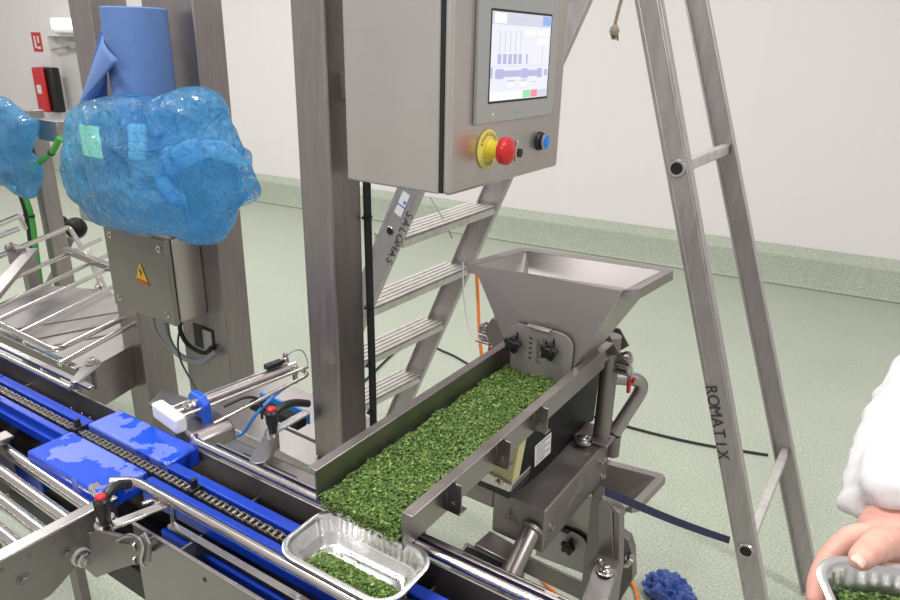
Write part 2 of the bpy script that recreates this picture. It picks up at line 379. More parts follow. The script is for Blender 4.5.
mb = MB().box(-.845, XR, -.074, -.062, .886, .893); mb.build('flat_guide_bar', STEELB, conv, local=True, bevel=.001)
for u in (-.84, -.30, -.16): MB().bar((u, -.062, .928), (u, -.066, .892), .010, .004).build('guide_clip', STEELB, conv, local=True)
# slotted mounting rail behind the back tube
for u0_, u1_, w_ in ((-.93, -.50, .135), (-.495, XR, .118)): MB().box(u0_, u1_, .094, .099, .905, .922).box(u0_, u1_, .099, w_, .905, .910).box(u0_, u1_, w_-.003, w_, .885, .910).build('slotted_back_rail', STEEL, conv, local=True, bevel=.001)
mb = MB()
for u in (-.88, -.62, -.42, -.27): MB().box(u, u+.13, .106, .113, .9095, .9108).build('rail_slot', BLACK, conv, local=True)
MB().bolt((-.325, .086, .86), (0, -1, 0), .008, .02).build('frame_bolt', STEELB, conv, local=True)
# legs of the conveyor
for u in (-2.6, -1.5, -.3):
    for v in (-.085, .072): MB().box(u-.02, u+.02, v-.011, v+.011, 0, .72).build('leg', STEELD, conv, local=True, bevel=.002)

# blue wet plates either side of the chain
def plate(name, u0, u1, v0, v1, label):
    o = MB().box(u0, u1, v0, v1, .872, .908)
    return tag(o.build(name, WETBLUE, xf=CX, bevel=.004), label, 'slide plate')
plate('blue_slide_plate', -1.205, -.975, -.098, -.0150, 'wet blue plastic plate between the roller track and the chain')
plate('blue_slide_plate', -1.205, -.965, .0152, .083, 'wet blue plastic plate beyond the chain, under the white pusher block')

# ================================================================== ROLLER CONVEYOR (front left)
rc = thing('roller_conveyor', (-1.1, .30, 0), 'gravity roller conveyor with round steel rollers in the lower left corner', 'conveyor')
XF = -.962
MB().prism([(XF, -.30, .795), (XF, -.30, .905), (XF, .462, .905), (XF, .462, .86), (XF, .34, .795)], (.004, 0, 0)).build('side_frame', STEEL, rc, bevel=.001)
MB().box(XF-.012, XF+.012, -.30, .462, .900, .906).build('side_frame_flange', STEELB, rc, bevel=.002)
XB = -1.285
MB().box(XB-.004, XB, -.30, .447, .79, .905).box(XB-.018, XB+.012, -.30, .452, .900, .908).build('side_frame', STEEL, rc, bevel=.002)
for k in range(13):
    y = .436-k*.0375
    r = MB().cyl((XB, y, .882), (XF-.001, y, .882), .0105, 20).build('roller', STEELB, rc)
    MB().bolt((XF+.004, y-.0, .882), (1, 0, 0), .003, .002, False).build('axle_end', STEELD, r)
for p_ in (at(65, 552, x=XF), at(22, 578, x=XF)): MB().bolt((XF+.004, p_.y, p_.z), (1, 0, 0), .006, .006).build('frame_bolt', STEELD, rc)
for x in (XF-.02, XB+.02):
    for y in (-.25,): MB().box(x-.02, x+.02, y-.02, y+.02, 0, .795).build('leg', STEELD, rc, bevel=.002)
MB().box(XB, XF, -.1, -.07, .80, .83).build('cross_bar', STEELD, rc)
# stub bracket at the end
MB().bar(at(93, 485, z=.905), at(104, 498, z=.90), .02, .01).build('end_stop', STEELB, rc, bevel=.003)

# bracket with clamp lever, front
cb = thing('guide_bracket', (-.93, .40, .85), 'dark steel bracket bolted between the roller track and the conveyor front, holding a guide arm', 'bracket')
pl = [at(88, 534, y=.385), at(119, 542, y=.40), at(127, 546, y=.40), at(143, 533, y=.41), at(150, 560, y=.41), at(116, 572, y=.40), at(95, 578, y=.385), at(82, 562, y=.385)]
MB().prism([at(px, py, y=.395) for px, py in ((88, 533), (100, 536), (118, 543), (127, 545), (143, 533), (149, 545), (149, 563), (133, 565), (116, 570), (96, 578), (82, 566), (91, 552))], (0, .004, 0)).build('bracket_plate', STEELD, cb, bevel=.001)
MB().prism([at(px, py, y=.395) for px, py in ((88, 534), (118, 543), (124, 538), (97, 530))], (0, .018, -.012)).build('bracket_top', STEELD, cb, bevel=.001)
wq = at(80, 556, x=XF+.004)
MB().lathe(wq+V((.006, 0, 0)), (1, 0, 0), [(.0125, 0), (.0125, .010), (.010, .012)], 24).bolt(wq+V((.017, 0, 0)), (1, 0, 0), .006, .006).build('mounting_bolt', STEELB, cb)
MB().lathe(wq, (1, 0, 0), [(.0145, .0), (.0145, .006)], 24).build('white_washer', WHITE, cb)
a1 = at(112, 527, z=.915); a2 = at(166, 506, z=.92)
mb = MB(); d = (a2-a1).normalized(); sd = V((-d.y, d.x, 0)); P = []
P = [a1-sd*.010, a2-sd*.009+d*.002, a2+d*.010, a2+sd*.010+d*.004, at(157, 500, z=.92), at(147, 500, z=.92)+sd*.004, at(146, 496, z=.92), at(150, 494, z=.92)+d*.02, a1*.25+a2*.75+sd*.006, a1+sd*.010]
mb.prism([a1-sd*.010, a2-sd*.009, a2+d*.009, a2+sd*.009, a1+sd*.010], (0, 0, .005))
mb.prism([a2+sd*.009, a2+sd*.009-d*.014, a2+sd*.026-d*.014, a2+sd*.026-d*.002, a2+sd*.009-d*.0], (0, 0, .005))
mb.prism([a2+sd*.020-d*.03, a2+sd*.028-d*.03, a2+sd*.028-d*.002, a2+sd*.020-d*.002], (0, 0, .005))
mb.build('guide_arm', STEELB, cb, bevel=.0015)
cc = at(107, 527, z=.90)
MB().lathe(cc, (0, 0, 1), [(.017, 0), (.017, .008), (.013, .010), (.013, .018)], 24).build('clamp_collar', STEELB, cb)
for py_ in (544, 558): MB().cyl(at(138, py_, y=.40), at(150, py_-7, y=.44), .0050, 12).bolt(at(138, py_, y=.40), (-.9, -.5, 0), .006, .004).build('clamp_pin', STEELB, cb)
MB().tube(smooth_pts([at(117, 540, y=.392), at(127, 535, y=.392), at(137, 537, y=.392), at(143, 546, y=.392), at(141, 560, y=.392), at(145, 566, y=.40)]), .0022, 8).build('wire_hook', STEELB, cb)
def lever(name, base, tip, hdir_label, up=.045):
    t = thing(name, base, hdir_label, 'clamp lever', 'black clamping levers with red buttons')
    b = V(base)
    MB().lathe(b, (0, 0, 1), [(.008, 0), (.0085, .01), (.0115, .022), (.012, up-.004), (.009, up)], 20).build('hub', BLACK, t)
    MB().lathe(b+V((0, 0, up)), (0, 0, 1), [(.0075, 0), (.0075, .004), (.005, .006)], 16).build('button', RED, t)
    MB().tube(smooth_pts([b+V((0, 0, up-.010)), b.lerp(V(tip), .25)+V((0, 0, up*.8)), b.lerp(V(tip), .6)+V((0, 0, up*.55)), V(tip)]), .0085, 14, .0072).build('handle', BLACK, t)
    return t
cc = at(105.5, 523, z=.918)
lever('clamping_lever', cc, at(129, 484, z=.955), 'black clamping lever with red button on the bracket beside the rollers')
cc2 = at(273, 432, z=.935)
lever('clamping_lever', cc2, cc2+V((.005, .085, .022)), 'black clamping lever with red button behind the conveyor, near the steel post')
# its holder behind the conveyor
h2 = thing('lever_holder', (-.93, .70, .905), 'rounded steel arm under the rear clamping lever', 'bracket')
a1 = at(271, 434, z=.928); a2 = at(259, 458, z=.928); d = (a2-a1).normalized(); sd = V((-d.y, d.x, 0)); P = []
for k in range(9): a = math.pi*k/8; P.append(a1-d*math.sin(a)*.011+sd*math.cos(a)*.011)
for k in range(9): a = math.pi*k/8; P.append(a2+d*math.sin(a)*.016-sd*math.cos(a)*.016)
MB().prism(P, (0, 0, -.022)).build('arm', STEEL, h2, bevel=.001)
MB().lathe(a1, (0, 0, 1), [(.012, 0), (.012, .006)], 20).bar(a1+V((.0, 0, .003)), a1+V((.0, .09, .003)), .018, .004).build('clamp_tab', STEELB, h2)
# platform box behind the conveyor
pf = thing('machine_base_beam', (-1.1, 1.0, 0), 'grey sheet steel base beam behind the conveyor at the foot of the post', 'machine frame')
MB().box(-1.42, -.80, .915, 1.16, .56, .70).build('beam_cover', mat('cover_steel', (.50, .46, .455), .34, .9, var=.12, vscale=5), pf, bevel=.004)
MB().box(-1.20, -1.02, .990, .998, .7005, .7015).build('cover_joint', BLACK, pf)
MB().box(-1.35, -1.25, .98, 1.08, 0, .56).build('leg', STEELD, pf, bevel=.003)
MB().hexa([at(px, py, z=.82)+V((0, 0, dz)) for dz in (-.01, 0) for px, py in ((148, 404), (196, 421), (207, 404), (162, 389))]).build('folded_guard', STEEL, pf, bevel=.002)
# aluminium profile with blue edge going away
ra = thing('slotted_profile', (-1.12, .98, .80), 'black slotted profile with blue edge behind the rear lever', 'machine frame')
p0, p1 = at(254, 403, z=.80), at(302, 424, z=.80)
MB().bar(p0, p1, .028, .022).build('profile_bar', BLACKM, ra, bevel=.002)
MB().bar(p0+V((-.0, .022, .004)), p1+V((0, .022, .004)), .006, .03).build('blue_edge', BLUEH, ra)
MB().bar(p0.lerp(p1, .4)-V((0.0, .0, .10)), p0.lerp(p1, .4)-V((0.0, 0, .014)), .014, .014).build('profile_foot', STEELD, ra)

# ================================================================== PNEUMATIC PUSHER
ps = thing('pneumatic_pusher', (-1.05, .78, .88), 'pneumatic cylinder with guide rods, blue clamp ring and white block pushing across the plates', 'pneumatic cylinder')
zc = .947
q0, q1 = at(186, 408, z=zc), at(290, 368, z=zc); ax = (q1-q0); ax.z = 0; axn = ax.normalized(); sx = V((axn.y, -axn.x, 0))
MB().cyl(q0+axn*.02, q1, .0125, 24).build('cylinder_barrel', STEEL, ps)
MB().cyl(q1-axn*.01, q1+axn*.012, .0135, 24).build('end_cap', STEELB, ps)
MB().cyl(q0-axn*.015, q0+axn*.04, .0045, 16).build('piston_rod', STEELB, ps)
MB().lathe(q0-axn*.004, axn, [(.010, 0), (.010, .008)], 6).lathe(q0+axn*.004, axn, [(.008, 0), (.008, .004), (.0135, .005), (.0135, .017)], 24).build('hex_nut', STEELB, ps)
P = []
for k in range(20): a = 2*math.pi*k/20; P.append(q0+axn*.052+sx*max(-.03, min(.03, .036*math.cos(a)))+V((0, 0, 1))*(.034*math.sin(a)))
P2 = [q0+axn*.018+sx*u+V((0, 0, 1))*z for u, z in ((-.026, -.025), (-.026, .010), (-.015, .022), (.018, .022), (.032, .008), (.032, -.040), (.022, -.040), (.018, -.025))]
MB().prism(P2, axn*.016).build('blue_clamp_block', BLUED, ps, bevel=.003)
for u in (-.030, .030):
    e = q1+axn*(.03 if u > 0 else -.03)
    MB().cyl(q0-axn*.015+sx*u*.75, e+sx*u*.75+V((0, 0, .0)), .0036, 12).build('guide_rod', STEELB, ps)
g0 = q0+axn*.03+sx*.040; g1 = q1+axn*.02+sx*.040-V((0, 0, .008))
MB().tube(arc_pts([g0-V((0, 0, .03)), g1, g1-sx*.04, g1-sx*.04-axn*.04], .015), .0040, 12).build('loop_rod', STEELB, ps)
wbp = q0-axn*.022-sx*.026
MB().hexa([wbp+sx*u+axn*v+V((0, 0, z)) for z in (-.036, -.003) for u, v in ((-.047, -.012), (.047, -.012), (.047, .012), (-.047, .012))]).build('white_pusher_block', WHITE, ps, bevel=.005, seg=3)
MB().prism([q0+sx*u+axn*-.02+V((0, 0, z)) for u, z in ((-.03, -.10), (.06, -.10), (.06, -.045), (.045, -.032), (-.02, -.032))], axn*.085).build('mounting_foot', STEEL, ps, bevel=.006, seg=3)
MB().lathe(q1-axn*.01+V((0, 0, .018)), (0, 0, 1), [(.007, 0), (.007, .01), (.005, .012), (.005, .02)], 12).cyl(q1+V((0, 0, .005)), q1+sx*.022+V((0, 0, -.005)), .006, 12).cyl(q1+sx*.016+V((0, 0, -.03)), q1+sx*.016+V((0, 0, .01)), .0055, 12).build('air_fitting', STEELB, ps)
MB().hexa([q1-axn*.04+sx*u+axn*v+V((0, 0, z)) for z in (.016, .028) for u, v in ((-.007, -.02), (.007, -.02), (.007, .02), (-.007, .02))]).build('reed_sensor', BLACK, ps, bevel=.002)
MB().tube(smooth_pts([q1-axn*.02+V((0, 0, .024)), q1+axn*.01+V((0, 0, .036)), q1+axn*.035+V((0, 0, .028)), q1+axn*.038+sx*.012+V((0, 0, .0)), q1+axn*.02+sx*.016-V((0, 0, .012))]), .0016, 8).build('sensor_cable', GREYC, ps)
MB().tube(smooth_pts([q1+sx*.016-V((0, 0, .025)), q1-axn*.05+sx*.02-V((0, 0, .035)), q1-axn*.10+sx*.02-V((0, 0, .06)), q1-axn*.13+sx*.01-V((0, 0, .098)), q1-axn*.16+sx*.0-V((0, 0, .10))]), .0035, 10).build('blue_air_hose', BLUEH, ps)
MB().tube(smooth_pts([q0+axn*.06+sx*.03-V((0, 0, .01)), q0+axn*.10+sx*.045-V((0, 0, .0)), q0+axn*.14+sx*.03-V((0, 0, .03)), q0+axn*.16-V((0, 0, .09))]), .003, 10).build('black_air_hose', RUB, ps)

# ================================================================== POST AND CONTROL CABINET
post = thing('steel_post', (-.968, .99, .70), 'thick square steel post left of the control cabinet, rising behind the feeder trough', 'post')
MB().box(-1.010, -.925, .950, 1.038, .701, 2.3).build('square_tube', STEELV, post, bevel=.006, seg=3)
for z in (1.50, 1.85): MB().box(-.926, -.887, .985, 1.03, z, z+.05).build('cabinet_bracket', STEELD, post, bevel=.002)
cbl = MB().tube([(-.922, 1.052, 2.0), (-.922, 1.052, 1.3), (-.920, 1.054, .9), (-.918, 1.052, .72)], .0085, 12)
o = cbl.build('black_cable', RUB); tag(o, 'black cable strapped down the right side of the thick steel post', 'cable')
for z in (1.26, 1.06, .92, .80): MB().lathe((-.922, 1.052, z), (0, 0, 1), [(.0105, 0), (.0105, .005)], 12).box(-.926, -.905, 1.038, 1.044, z, z+.005).build('cable_tie', BLACK, o)

cab = thing('control_cabinet', (-.76, 1.15, 1.35), 'stainless steel control cabinet with touchscreen, red emergency stop and blue button', 'control cabinet')
MB().box(-.886, -.675, .955, 1.372, 1.358, 2.02).build('cabinet_body', CABST, cab, bevel=.004, seg=3)
MB().box(-.675, -.667, .958, 1.368, 1.360, 2.016).build('door_seal', BLACK, cab)
door = MB().box(-.667, -.650, .955, 1.372, 1.358, 2.02).build('cabinet_door', CABST, cab, bevel=.007, seg=3)
XD = -.65
hm = MB().box(XD, XD+.008, 1.020, 1.315, 1.472, 1.76).build('touch_panel', GREYP, cab, bevel=.002)
MB().box(XD+.008, XD+.0084, 1.056, 1.283, 1.506, 1.661).build('screen_gasket', BLACK, hm)
def scr_mat(): 
    m = mat('screen_white', (.02, .02, .02), .15, emit=(.80, .81, .90), estr=1.0); return m
MB().box(XD+.0084, XD+.0088, 1.060, 1.279, 1.510, 1.657).build('screen', scr_mat(), hm)
def em(n, c, s=1.0): return mat(n, (.02, .02, .02), .2, emit=c, estr=s)
sL, sR, sB, sT = 1.060, 1.279, 1.510, 1.657
def sq(nm, m, u0, u1, v0, v1, d=.0001):
    MB().box(XD+.0088, XD+.0089+d, sL+(sR-sL)*u0, sL+(sR-sL)*u1, sB+(sT-sB)*v0, sB+(sT-sB)*v1).build(nm, m, hm, flat=True)
e1, e2, e3, e4, e5, e6, e7 = em('scr_grey', (.62, .64, .74)), em('scr_white', (.96, .96, 1), 1.0), em('scr_blue', (.25, .42, .82)), em('scr_lilac', (.44, .46, .70)), em('scr_line', (.58, .59, .70)), em('scr_green', (.28, .75, .40)), em('scr_red', (.82, .26, .32))
sq('screen_header', e1, 0, 1, .86, 1.0); sq('screen_footer', e1, .82, .99, 0, .10)
for b in ((.03, .22, .875, .985, .0002), (.53, .72, .76, .82), (.76, .95, .76, .82), (.76, .95, .66, .72), (.28, .38, .155, .20), (.50, .60, .155, .20)): sq('screen_button', e2, *b)
for k in range(4): sq('screen_button', e2, .01+.135*k, .125+.135*k, .01, .10)
sq('screen_blue_key', e3, .84, .99, .88, .99, .0002)
for k in range(5): sq('screen_bar', e4, .10+.085*k, .155+.085*k, .42, .535)
sq('screen_bar', e4, .57, .60, .42, .535); sq('screen_diagram', e4, .0, .03, .26, .38); sq('screen_diagram', e4, .92, .98, .27, .35)
sq('screen_diagram', e4, .07, .86, .27, .345)
for a_ in (.08, .5, .79): sq('screen_diagram', e4, a_, a_+.12 if a_ < .7 else .88, .25, .365, .0002)
for k in range(5): sq('screen_line', e5, .12+.085*k, .13+.085*k, .56, .80)
for b in ((.86, .87, .40, .62), (.02, .985, .395, .40), (.27, .40, .215, .235), (.50, .60, .215, .235), (.68, .78, .195, .205), (.42, .56, .915, .94, .0002)): sq('screen_line', e5, *b)
sq('screen_green_key', e6, .55, .68, .01, .10); sq('screen_red_key', e7, .69, .81, .01, .10)
MB().box(XD+.008, XD+.0086, 1.073, 1.077, 1.486, 1.489).build('indicator_light', em('led', (.8, .75, .2), 1), hm)
text('Beckhoff', 'panel_lettering', .011, (XD+.0085, 1.172, 1.487), (0, 1, 0), (0, 0, 1), mat('pale_print', (.55, .55, .55), .5), hm, .0002)
# emergency stop
es = at(487, 149, x=XD+.001)
MB().lathe(es, (1, 0, 0), [(.035, 0), (.035, .0025), (.030, .004)], 40).build('yellow_ring', YELR, cab)
for s, r0, sgn in (('EMERGENCY', .024, 1), ('STOP', .024, -1)):
    n = len(s)
    for i, ch in enumerate(s):
        a = math.radians((90-(i-(n-1)/2)*17) if sgn > 0 else (-90+(i-(n-1)/2)*17))
        c = es+V((.0043, r0*1.12*math.cos(a), r0*1.12*math.sin(a)))
        upv = V((0, math.cos(a), math.sin(a)))*sgn; rg = V((0, math.sin(a), -math.cos(a)))*sgn
        text(ch, 'ring_lettering', .0095, c, rg, upv, INK, cab, .0001)
MB().lathe(es+V((.003, 0, 0)), (1, 0, 0), [(.018, 0), (.018, .006), (.0155, .009), (.0155, .030), (.014, .032)], 32).build('yellow_collar', YEL, cab)
MB().lathe(es+V((.026, 0, 0)), (1, 0, 0), [(.014, 0), (.0235, .006), (.025, .013), (.0235, .020), (.016, .025), (.006, .0275), (0, .028)], 40).build('red_stop_button', RED, cab)
kp = at(520, 150, x=XD)
MB().box(XD, XD+.004, kp.y-.020, kp.y-.001, kp.z-.021, kp.z+.021).build('lock_plate', STEELB, cab, bevel=.003)
MB().lathe(kp+V((.004, -.011, -.004)), (1, 0, 0), [(.0085, 0), (.0085, .004)], 20).build('key_lock', BLACK, cab)
bp_ = at(539, 141, x=XD)
MB().lathe(bp_+V((0, 0, 0)), (1, 0, 0), [(.0190, 0), (.0190, .004), (.0165, .006), (.0165, .014)], 32).build('button_collar', BLACK, cab)
MB().lathe(bp_+V((.014, 0, 0)), (1, 0, 0), [(.0165, 0), (.0165, .002), (.015, .003)], 32).build('button_ring', STEELB, cab)
MB().lathe(bp_+V((.015, 0, 0)), (1, 0, 0), [(.0138, 0), (.0138, .003), (.012, .004)], 32).build('blue_button', CAPB, cab)

# ================================================================== LADDER
lad = thing('stepladder', (-.9, 1.8, 0), 'worn aluminium double ladder standing on the green floor behind the hopper', 'ladder')
def stile(name, y, pA, pB, wd, dep, z0, z1):
    A = at(*pA, y=y); B = at(*pB, y=y); sl = (A.x-B.x)/(A.z-B.z)
    f = lambda z: V((B.x+sl*(z-B.z), y, z))
    a, b = f(z0), f(z1); d = (b-a).normalized(); nx = V((d.z, 0, -d.x))
    mb = MB()
    h = wd/2; prof = [(-h, 0), (h, 0), (h, dep), (h-.004, dep), (h-.004, .004), (-h+.004, .004), (-h+.004, dep), (-h, dep)]
    sg = 1
    mb.prism([a+nx*u+V((0, v*stile.s, 0)) for u, v in prof], b-a)
    # two fine pressed ribs along the web
    for u in (-h*.72, h*.72): mb.prism([a+nx*(u-.002)+V((0, -.001*stile.s, 0)), a+nx*(u+.002)+V((0, -.001*stile.s, 0)), a+nx*(u+.002)+V((0, .001*stile.s, 0)), a+nx*(u-.002)+V((0, .001*stile.s, 0))], b-a)
    o = mb.build(name, ALU, lad, bevel=.001); return f, d, nx
ZT = 2.12
DIRT = mat('dirty_groove', (.13, .105, .085), .7, 0, var=.3, vscale=60)
stile.s = 1
fn, dn, nn = stile('support_stile', 1.62, (647, 0), (740.5, 520), .056, .028, 0, ZT)
stile.s = -1
ff, df, nf = stile('support_stile', 2.06, (698, 0), (783, 440), .056, .028, 0, ZT)
stile.s = 1
sn, dsn, nsn = stile('step_stile', 1.50, (408.5, 190), (326, 385), .076, .026, 0, ZT)
stile.s = -1
sf, dsf, nsf = stile('step_stile', 2.10, (575, 10), (411, 385), .085, .026, 0, ZT)
for z in (1.315, 1.067, .817, .562, .29):
    a = sn(z)+V((0, .026, 0)); b = sf(z)+V((0, -.026, 0)); mb = MB()
    xa, xb = a.x, b.x
    def sl_(u0, u1, z0, z1): mb.hexa([(xa+u0, a.y, z0), (xb+u0, b.y, z0), (xb+u1, b.y, z0), (xa+u1, a.y, z0), (xa+u0, a.y, z1), (xb+u0, b.y, z1), (xb+u1, b.y, z1), (xa+u1, a.y, z1)])
    sl_(-.075, .035, z-.008, z-.003); sl_(.031, .035, z-.030, z-.003); sl_(-.075, -.071, z-.030, z-.003)
    for k in range(5): sl_(-.073+.0225*k, -.073+.0225*k+.0165, z-.003, z)
    so = mb.build('step', ALUS, lad); so.data.materials.append(DIRT)
    for pg in so.data.polygons:
        if pg.normal.z > .8 and abs(pg.center.z-(z-.003)) < .0008: pg.material_index = 1
for p in ((675, 168), (740, 548)):
    q = at(*p, y=1.62); r = V((q.x-.0, 2.06, q.z)); r.x = ff(q.z).x
    c0 = fn(q.z); zr_ = q.z+(.07 if q.z < 1 else .0); r = V((ff(zr_).x, 2.06, zr_))
    MB().hexa([(c0.x-.012, 1.624, q.z-.014), (r.x-.012, 2.056, r.z-.014), (r.x+.012, 2.056, r.z-.014), (c0.x+.012, 1.624, q.z-.014), (c0.x-.012, 1.624, q.z+.014), (r.x-.012, 2.056, r.z+.014), (r.x+.012, 2.056, r.z+.014), (c0.x+.012, 1.624, q.z+.014)]).build('rung', ALUS, lad, bevel=.003)
    MB().lathe(c0+V((0, -.0005, 0)), (0, -1, 0), [(.0175, 0), (.0215, .001), (.0195, .005), (.0145, .005), (.0140, -.002)], 28).build('rung_ferrule', STEELB, lad)
    MB().lathe(c0+V((0, -.001, 0)), (0, -1, 0), [(.0140, 0), (.0140, .002)], 24).build('rung_hole', BLACK, lad)
q = at(390.5, 231, y=1.50)
MB().lathe(q+V((0, -.001, 0)), (0, -1, 0), [(.0125, 0), (.0135, .001), (.0125, .002)], 24).build('rung_ferrule', STEELB, lad)
MB().lathe(q+V((0, -.003, 0)), (0, -1, 0), [(.0105, 0), (.0105, .0008)], 24).build('rung_hole', BLACK, lad)
MB().bar(sn(2.12)+V((.0, .0, 0)), sf(2.12), .05, .03).bar(sn(2.10)+V((.02, -.005, 0)), sf(2.10)+V((.02, .005, 0)), .09, .004).build('hinge_bar', ALU, lad, bevel=.003)
# marker writing
def marker(s, p0, p1, yy, size, flip, parent, horiz):
    A, B = at(*p0, y=yy), at(*p1, y=yy); n = len(s)
    for i, ch in enumerate(s):
        c = A.lerp(B, i/(n-1)); d = (B-A).normalized(); text(ch, 'marker_lettering', size, c, d if not flip else d, V((0, 0, 1)) if False else Quaternion((0, 1, 0), -math.pi/2) @ d if True else None, INK, parent, .0002)
def side_letters(s, p0, p1, yy, size):
    A, B = at(*p0, y=yy), at(*p1, y=yy); n = len(s); d = (B-A).normalized()
    u = d.cross(V((0, -1, 0))); u = -u if False else u
    # lettering runs along d, seen from -Y: right = d, up = normal(-Y) x d
    u = V((0, -1, 0)).cross(d)
    for i, ch in enumerate(s): text(ch, 'marker_lettering', size, A.lerp(B, i/(n-1)), d, u, INK, lad, .0002, bold=0)
side_letters('ROMATIX', (711, 390), (722.5, 455), 1.617, .040)
side_letters('SALOMAS', (409, 215), (389, 261), 1.4975, .036)
# sticker on the step stile
c = at(402, 207, y=1.4985); u = dsn; v = nsn
MB().prism([c+u*a_+v*b_ for a_, b_ in ((-.03, -.017), (.045, -.017), (.045, .010), (-.03, .010))], (0, -.0008, 0)).build('white_sticker', LABEL, lad)
MB().prism([c+u*a_+v*b_+V((0, -.0009, 0)) for a_, b_ in ((.0, -.017), (.004, -.017), (.004, .010), (.0, .010))], (0, -.0004, 0)).prism([c+u*a_+v*b_+V((0, -.0009, 0)) for a_, b_ in ((.012, .0), (.022, .0), (.022, .007), (.012, .007))], (0, -.0004, 0)).build('sticker_print', mat('label_blue', (.05, .13, .45), .5), lad)
o = MB().tube(smooth_pts([at(430, 197, y=1.8), at(445, 222, y=1.8), at(452, 238, y=1.85)]), .0022, 8).build('grey_string', GREYC); tag(o, 'thin grey string hanging down behind the top visible step of the ladder', 'string')

# frayed rope end at the top
rp = thing('hanging_rope', at(615, 0, y=1.8), 'short frayed rope end hanging at the top of the picture beside the ladder', 'rope')
pts = smooth_pts([at(628, -60, y=1.8), at(623, -10, y=1.8), at(619, 8, y=1.8), at(616, 20, y=1.8), at(614.5, 28, y=1.8)])
MB().tube(pts, .0045, 10).build('rope_cord', ROPE, rp)
kn = at(614.5, 30, y=1.8)
mb = MB().lathe(kn+V((0, 0, .014)), (0, 0, -1), [(.004, 0), (.011, .008), (.013, .018), (.009, .027)], 14)
for k in range(26):
    a = random.uniform(0, 6.28); r = random.uniform(.002, .010); p = kn+V((math.cos(a)*r, math.sin(a)*r, -.008)); mb.tube([p, p+V((random.uniform(-.004, .004), random.uniform(-.004, .004), -random.uniform(.008, .020)))], .0013, 5)
mb.build('frayed_knot', ROPE, rp)

# ================================================================== LEFT SUPPORT FRAME, JUNCTION BOX
fr = thing('support_frame', (-1.95, 1.25, 0), 'pair of tall steel columns behind the blue bag and the paper roll', 'machine frame')
MB().box(-2.245, -2.125, 1.205, 1.325, 0, 2.6).build('column', STEELV, fr, bevel=.004, seg=3)
MB().box(-1.865, -1.640, 1.205, 1.300, 0, 2.6).build('column', STEELV, fr, bevel=.004, seg=3)
MB().box(-2.125, -1.865, 1.23, 1.29, .86, .94).build('cross_tube', STEELD, fr, bevel=.003)
h0 = at(205, 337, y=1.204)
MB().box(h0.x-.055, h0.x+.045, 1.2025, 1.2047, h0.z-.045, h0.z+.035).build('cable_cutout', BLACK, fr)
MB().box(h0.x+.0, h0.x+.04, 1.196, 1.2025, h0.z-.04, h0.z+.028).build('terminal_strip', mat('beige_terminal', (.42, .40, .36), .5), fr, bevel=.001)
jb = thing('junction_box', (-1.87, 1.12, .80), 'steel junction box with yellow hazard sticker mounted below the big blue bag', 'electrical box')
XJ0, XJ1, YJ, ZJ0, ZJ1 = -2.035, -1.72, 1.088, .800, 1.065
MB().box(XJ0+.006, XJ1, YJ+.022, 1.205, ZJ0+.004, ZJ1-.004).build('box_body', CABST, jb, bevel=.004)
MB().box(XJ0, XJ1+.003, YJ, YJ+.017, ZJ0, ZJ1).build('box_lid', mat('lid_steel', (.33, .31, .285), .34, .93, var=.1, vscale=5), jb, bevel=.003)
for x in (XJ0+.035, XJ1-.03):
    for z in (ZJ0+.03, ZJ1-.03):
        s = MB().lathe((x, YJ, z), (0, -1, 0), [(.011, 0), (.011, .002), (.009, .003)], 24).build('lid_screw', STEELB, jb)
        MB().lathe((x, YJ-.003, z), (0, -1, 0), [(.004, 0), (.004, .0006)], 6).build('screw_socket', BLACK, s)
c = at(141, 272, y=YJ-.001)
MB().prism([c+V((-.028, 0, -.024)), c+V((.030, 0, -.026)), c+V((.0, 0, .030))], (0, -.001, 0)).build('hazard_sticker', mat('hazard_yellow', (.85, .50, .03), .5), jb)
MB().prism([c+V((0.000, -.0012, .016)), c+V((-.008, -.0012, -.002)), c+V((-.001, -.0012, -.0)), c+V((-.004, -.0012, -.018)), c+V((.008, -.0012, .003)), c+V((.001, -.0012, .003))], (0, -.0005, 0)).build('lightning_bolt', BLACK, jb)
MB().prism([c+V((-.028, 0, -.036)), c+V((.032, 0, -.038)), c+V((.032, 0, -.028)), c+V((-.028, 0, -.026))], (0, -.0012, 0)).build('red_strip', mat('sticker_red', (.62, .09, .05), .5), jb)
# cables under the junction box
for i, (mm, r, pts, lb) in enumerate((
    (GREYC, .009, [(-1.86, 1.15, .80), (-1.85, 1.14, .72), (-1.80, 1.14, .665), (-1.72, 1.16, .655), (-1.68, 1.19, .69)], 'thick grey cable looping from the junction box into the column opening'),
    (GREYC, .005, [(-1.91, 1.15, .80), (-1.90, 1.13, .74), (-1.85, 1.13, .69), (-1.77, 1.15, .655), (-1.69, 1.185, .67)], 'thinner grey cable looping outermost under the junction box'),
    (RUB, .007, [(-1.79, 1.15, .80), (-1.79, 1.15, .74), (-1.785, 1.17, .69), (-1.74, 1.19, .67), (-1.70, 1.19, .70)], 'black cable dropping straight out of the junction box bottom'),
    (RUB, .003, [(-1.755, 1.14, .80), (-1.765, 1.12, .73), (-1.73, 1.10, .675), (-1.64, 1.08, .62), (-1.56, 1.06, .56), (-1.50, 1.00, .49), (-1.50, .98, .30), (-1.50, .98, 0.004)], 'thin black cable sagging from the junction box past the right column'))):
    tag(MB().tube(smooth_pts(pts), r, 10).build('cable', mm), lb, 'cable', 'cables under the junction box')
MB_ = None

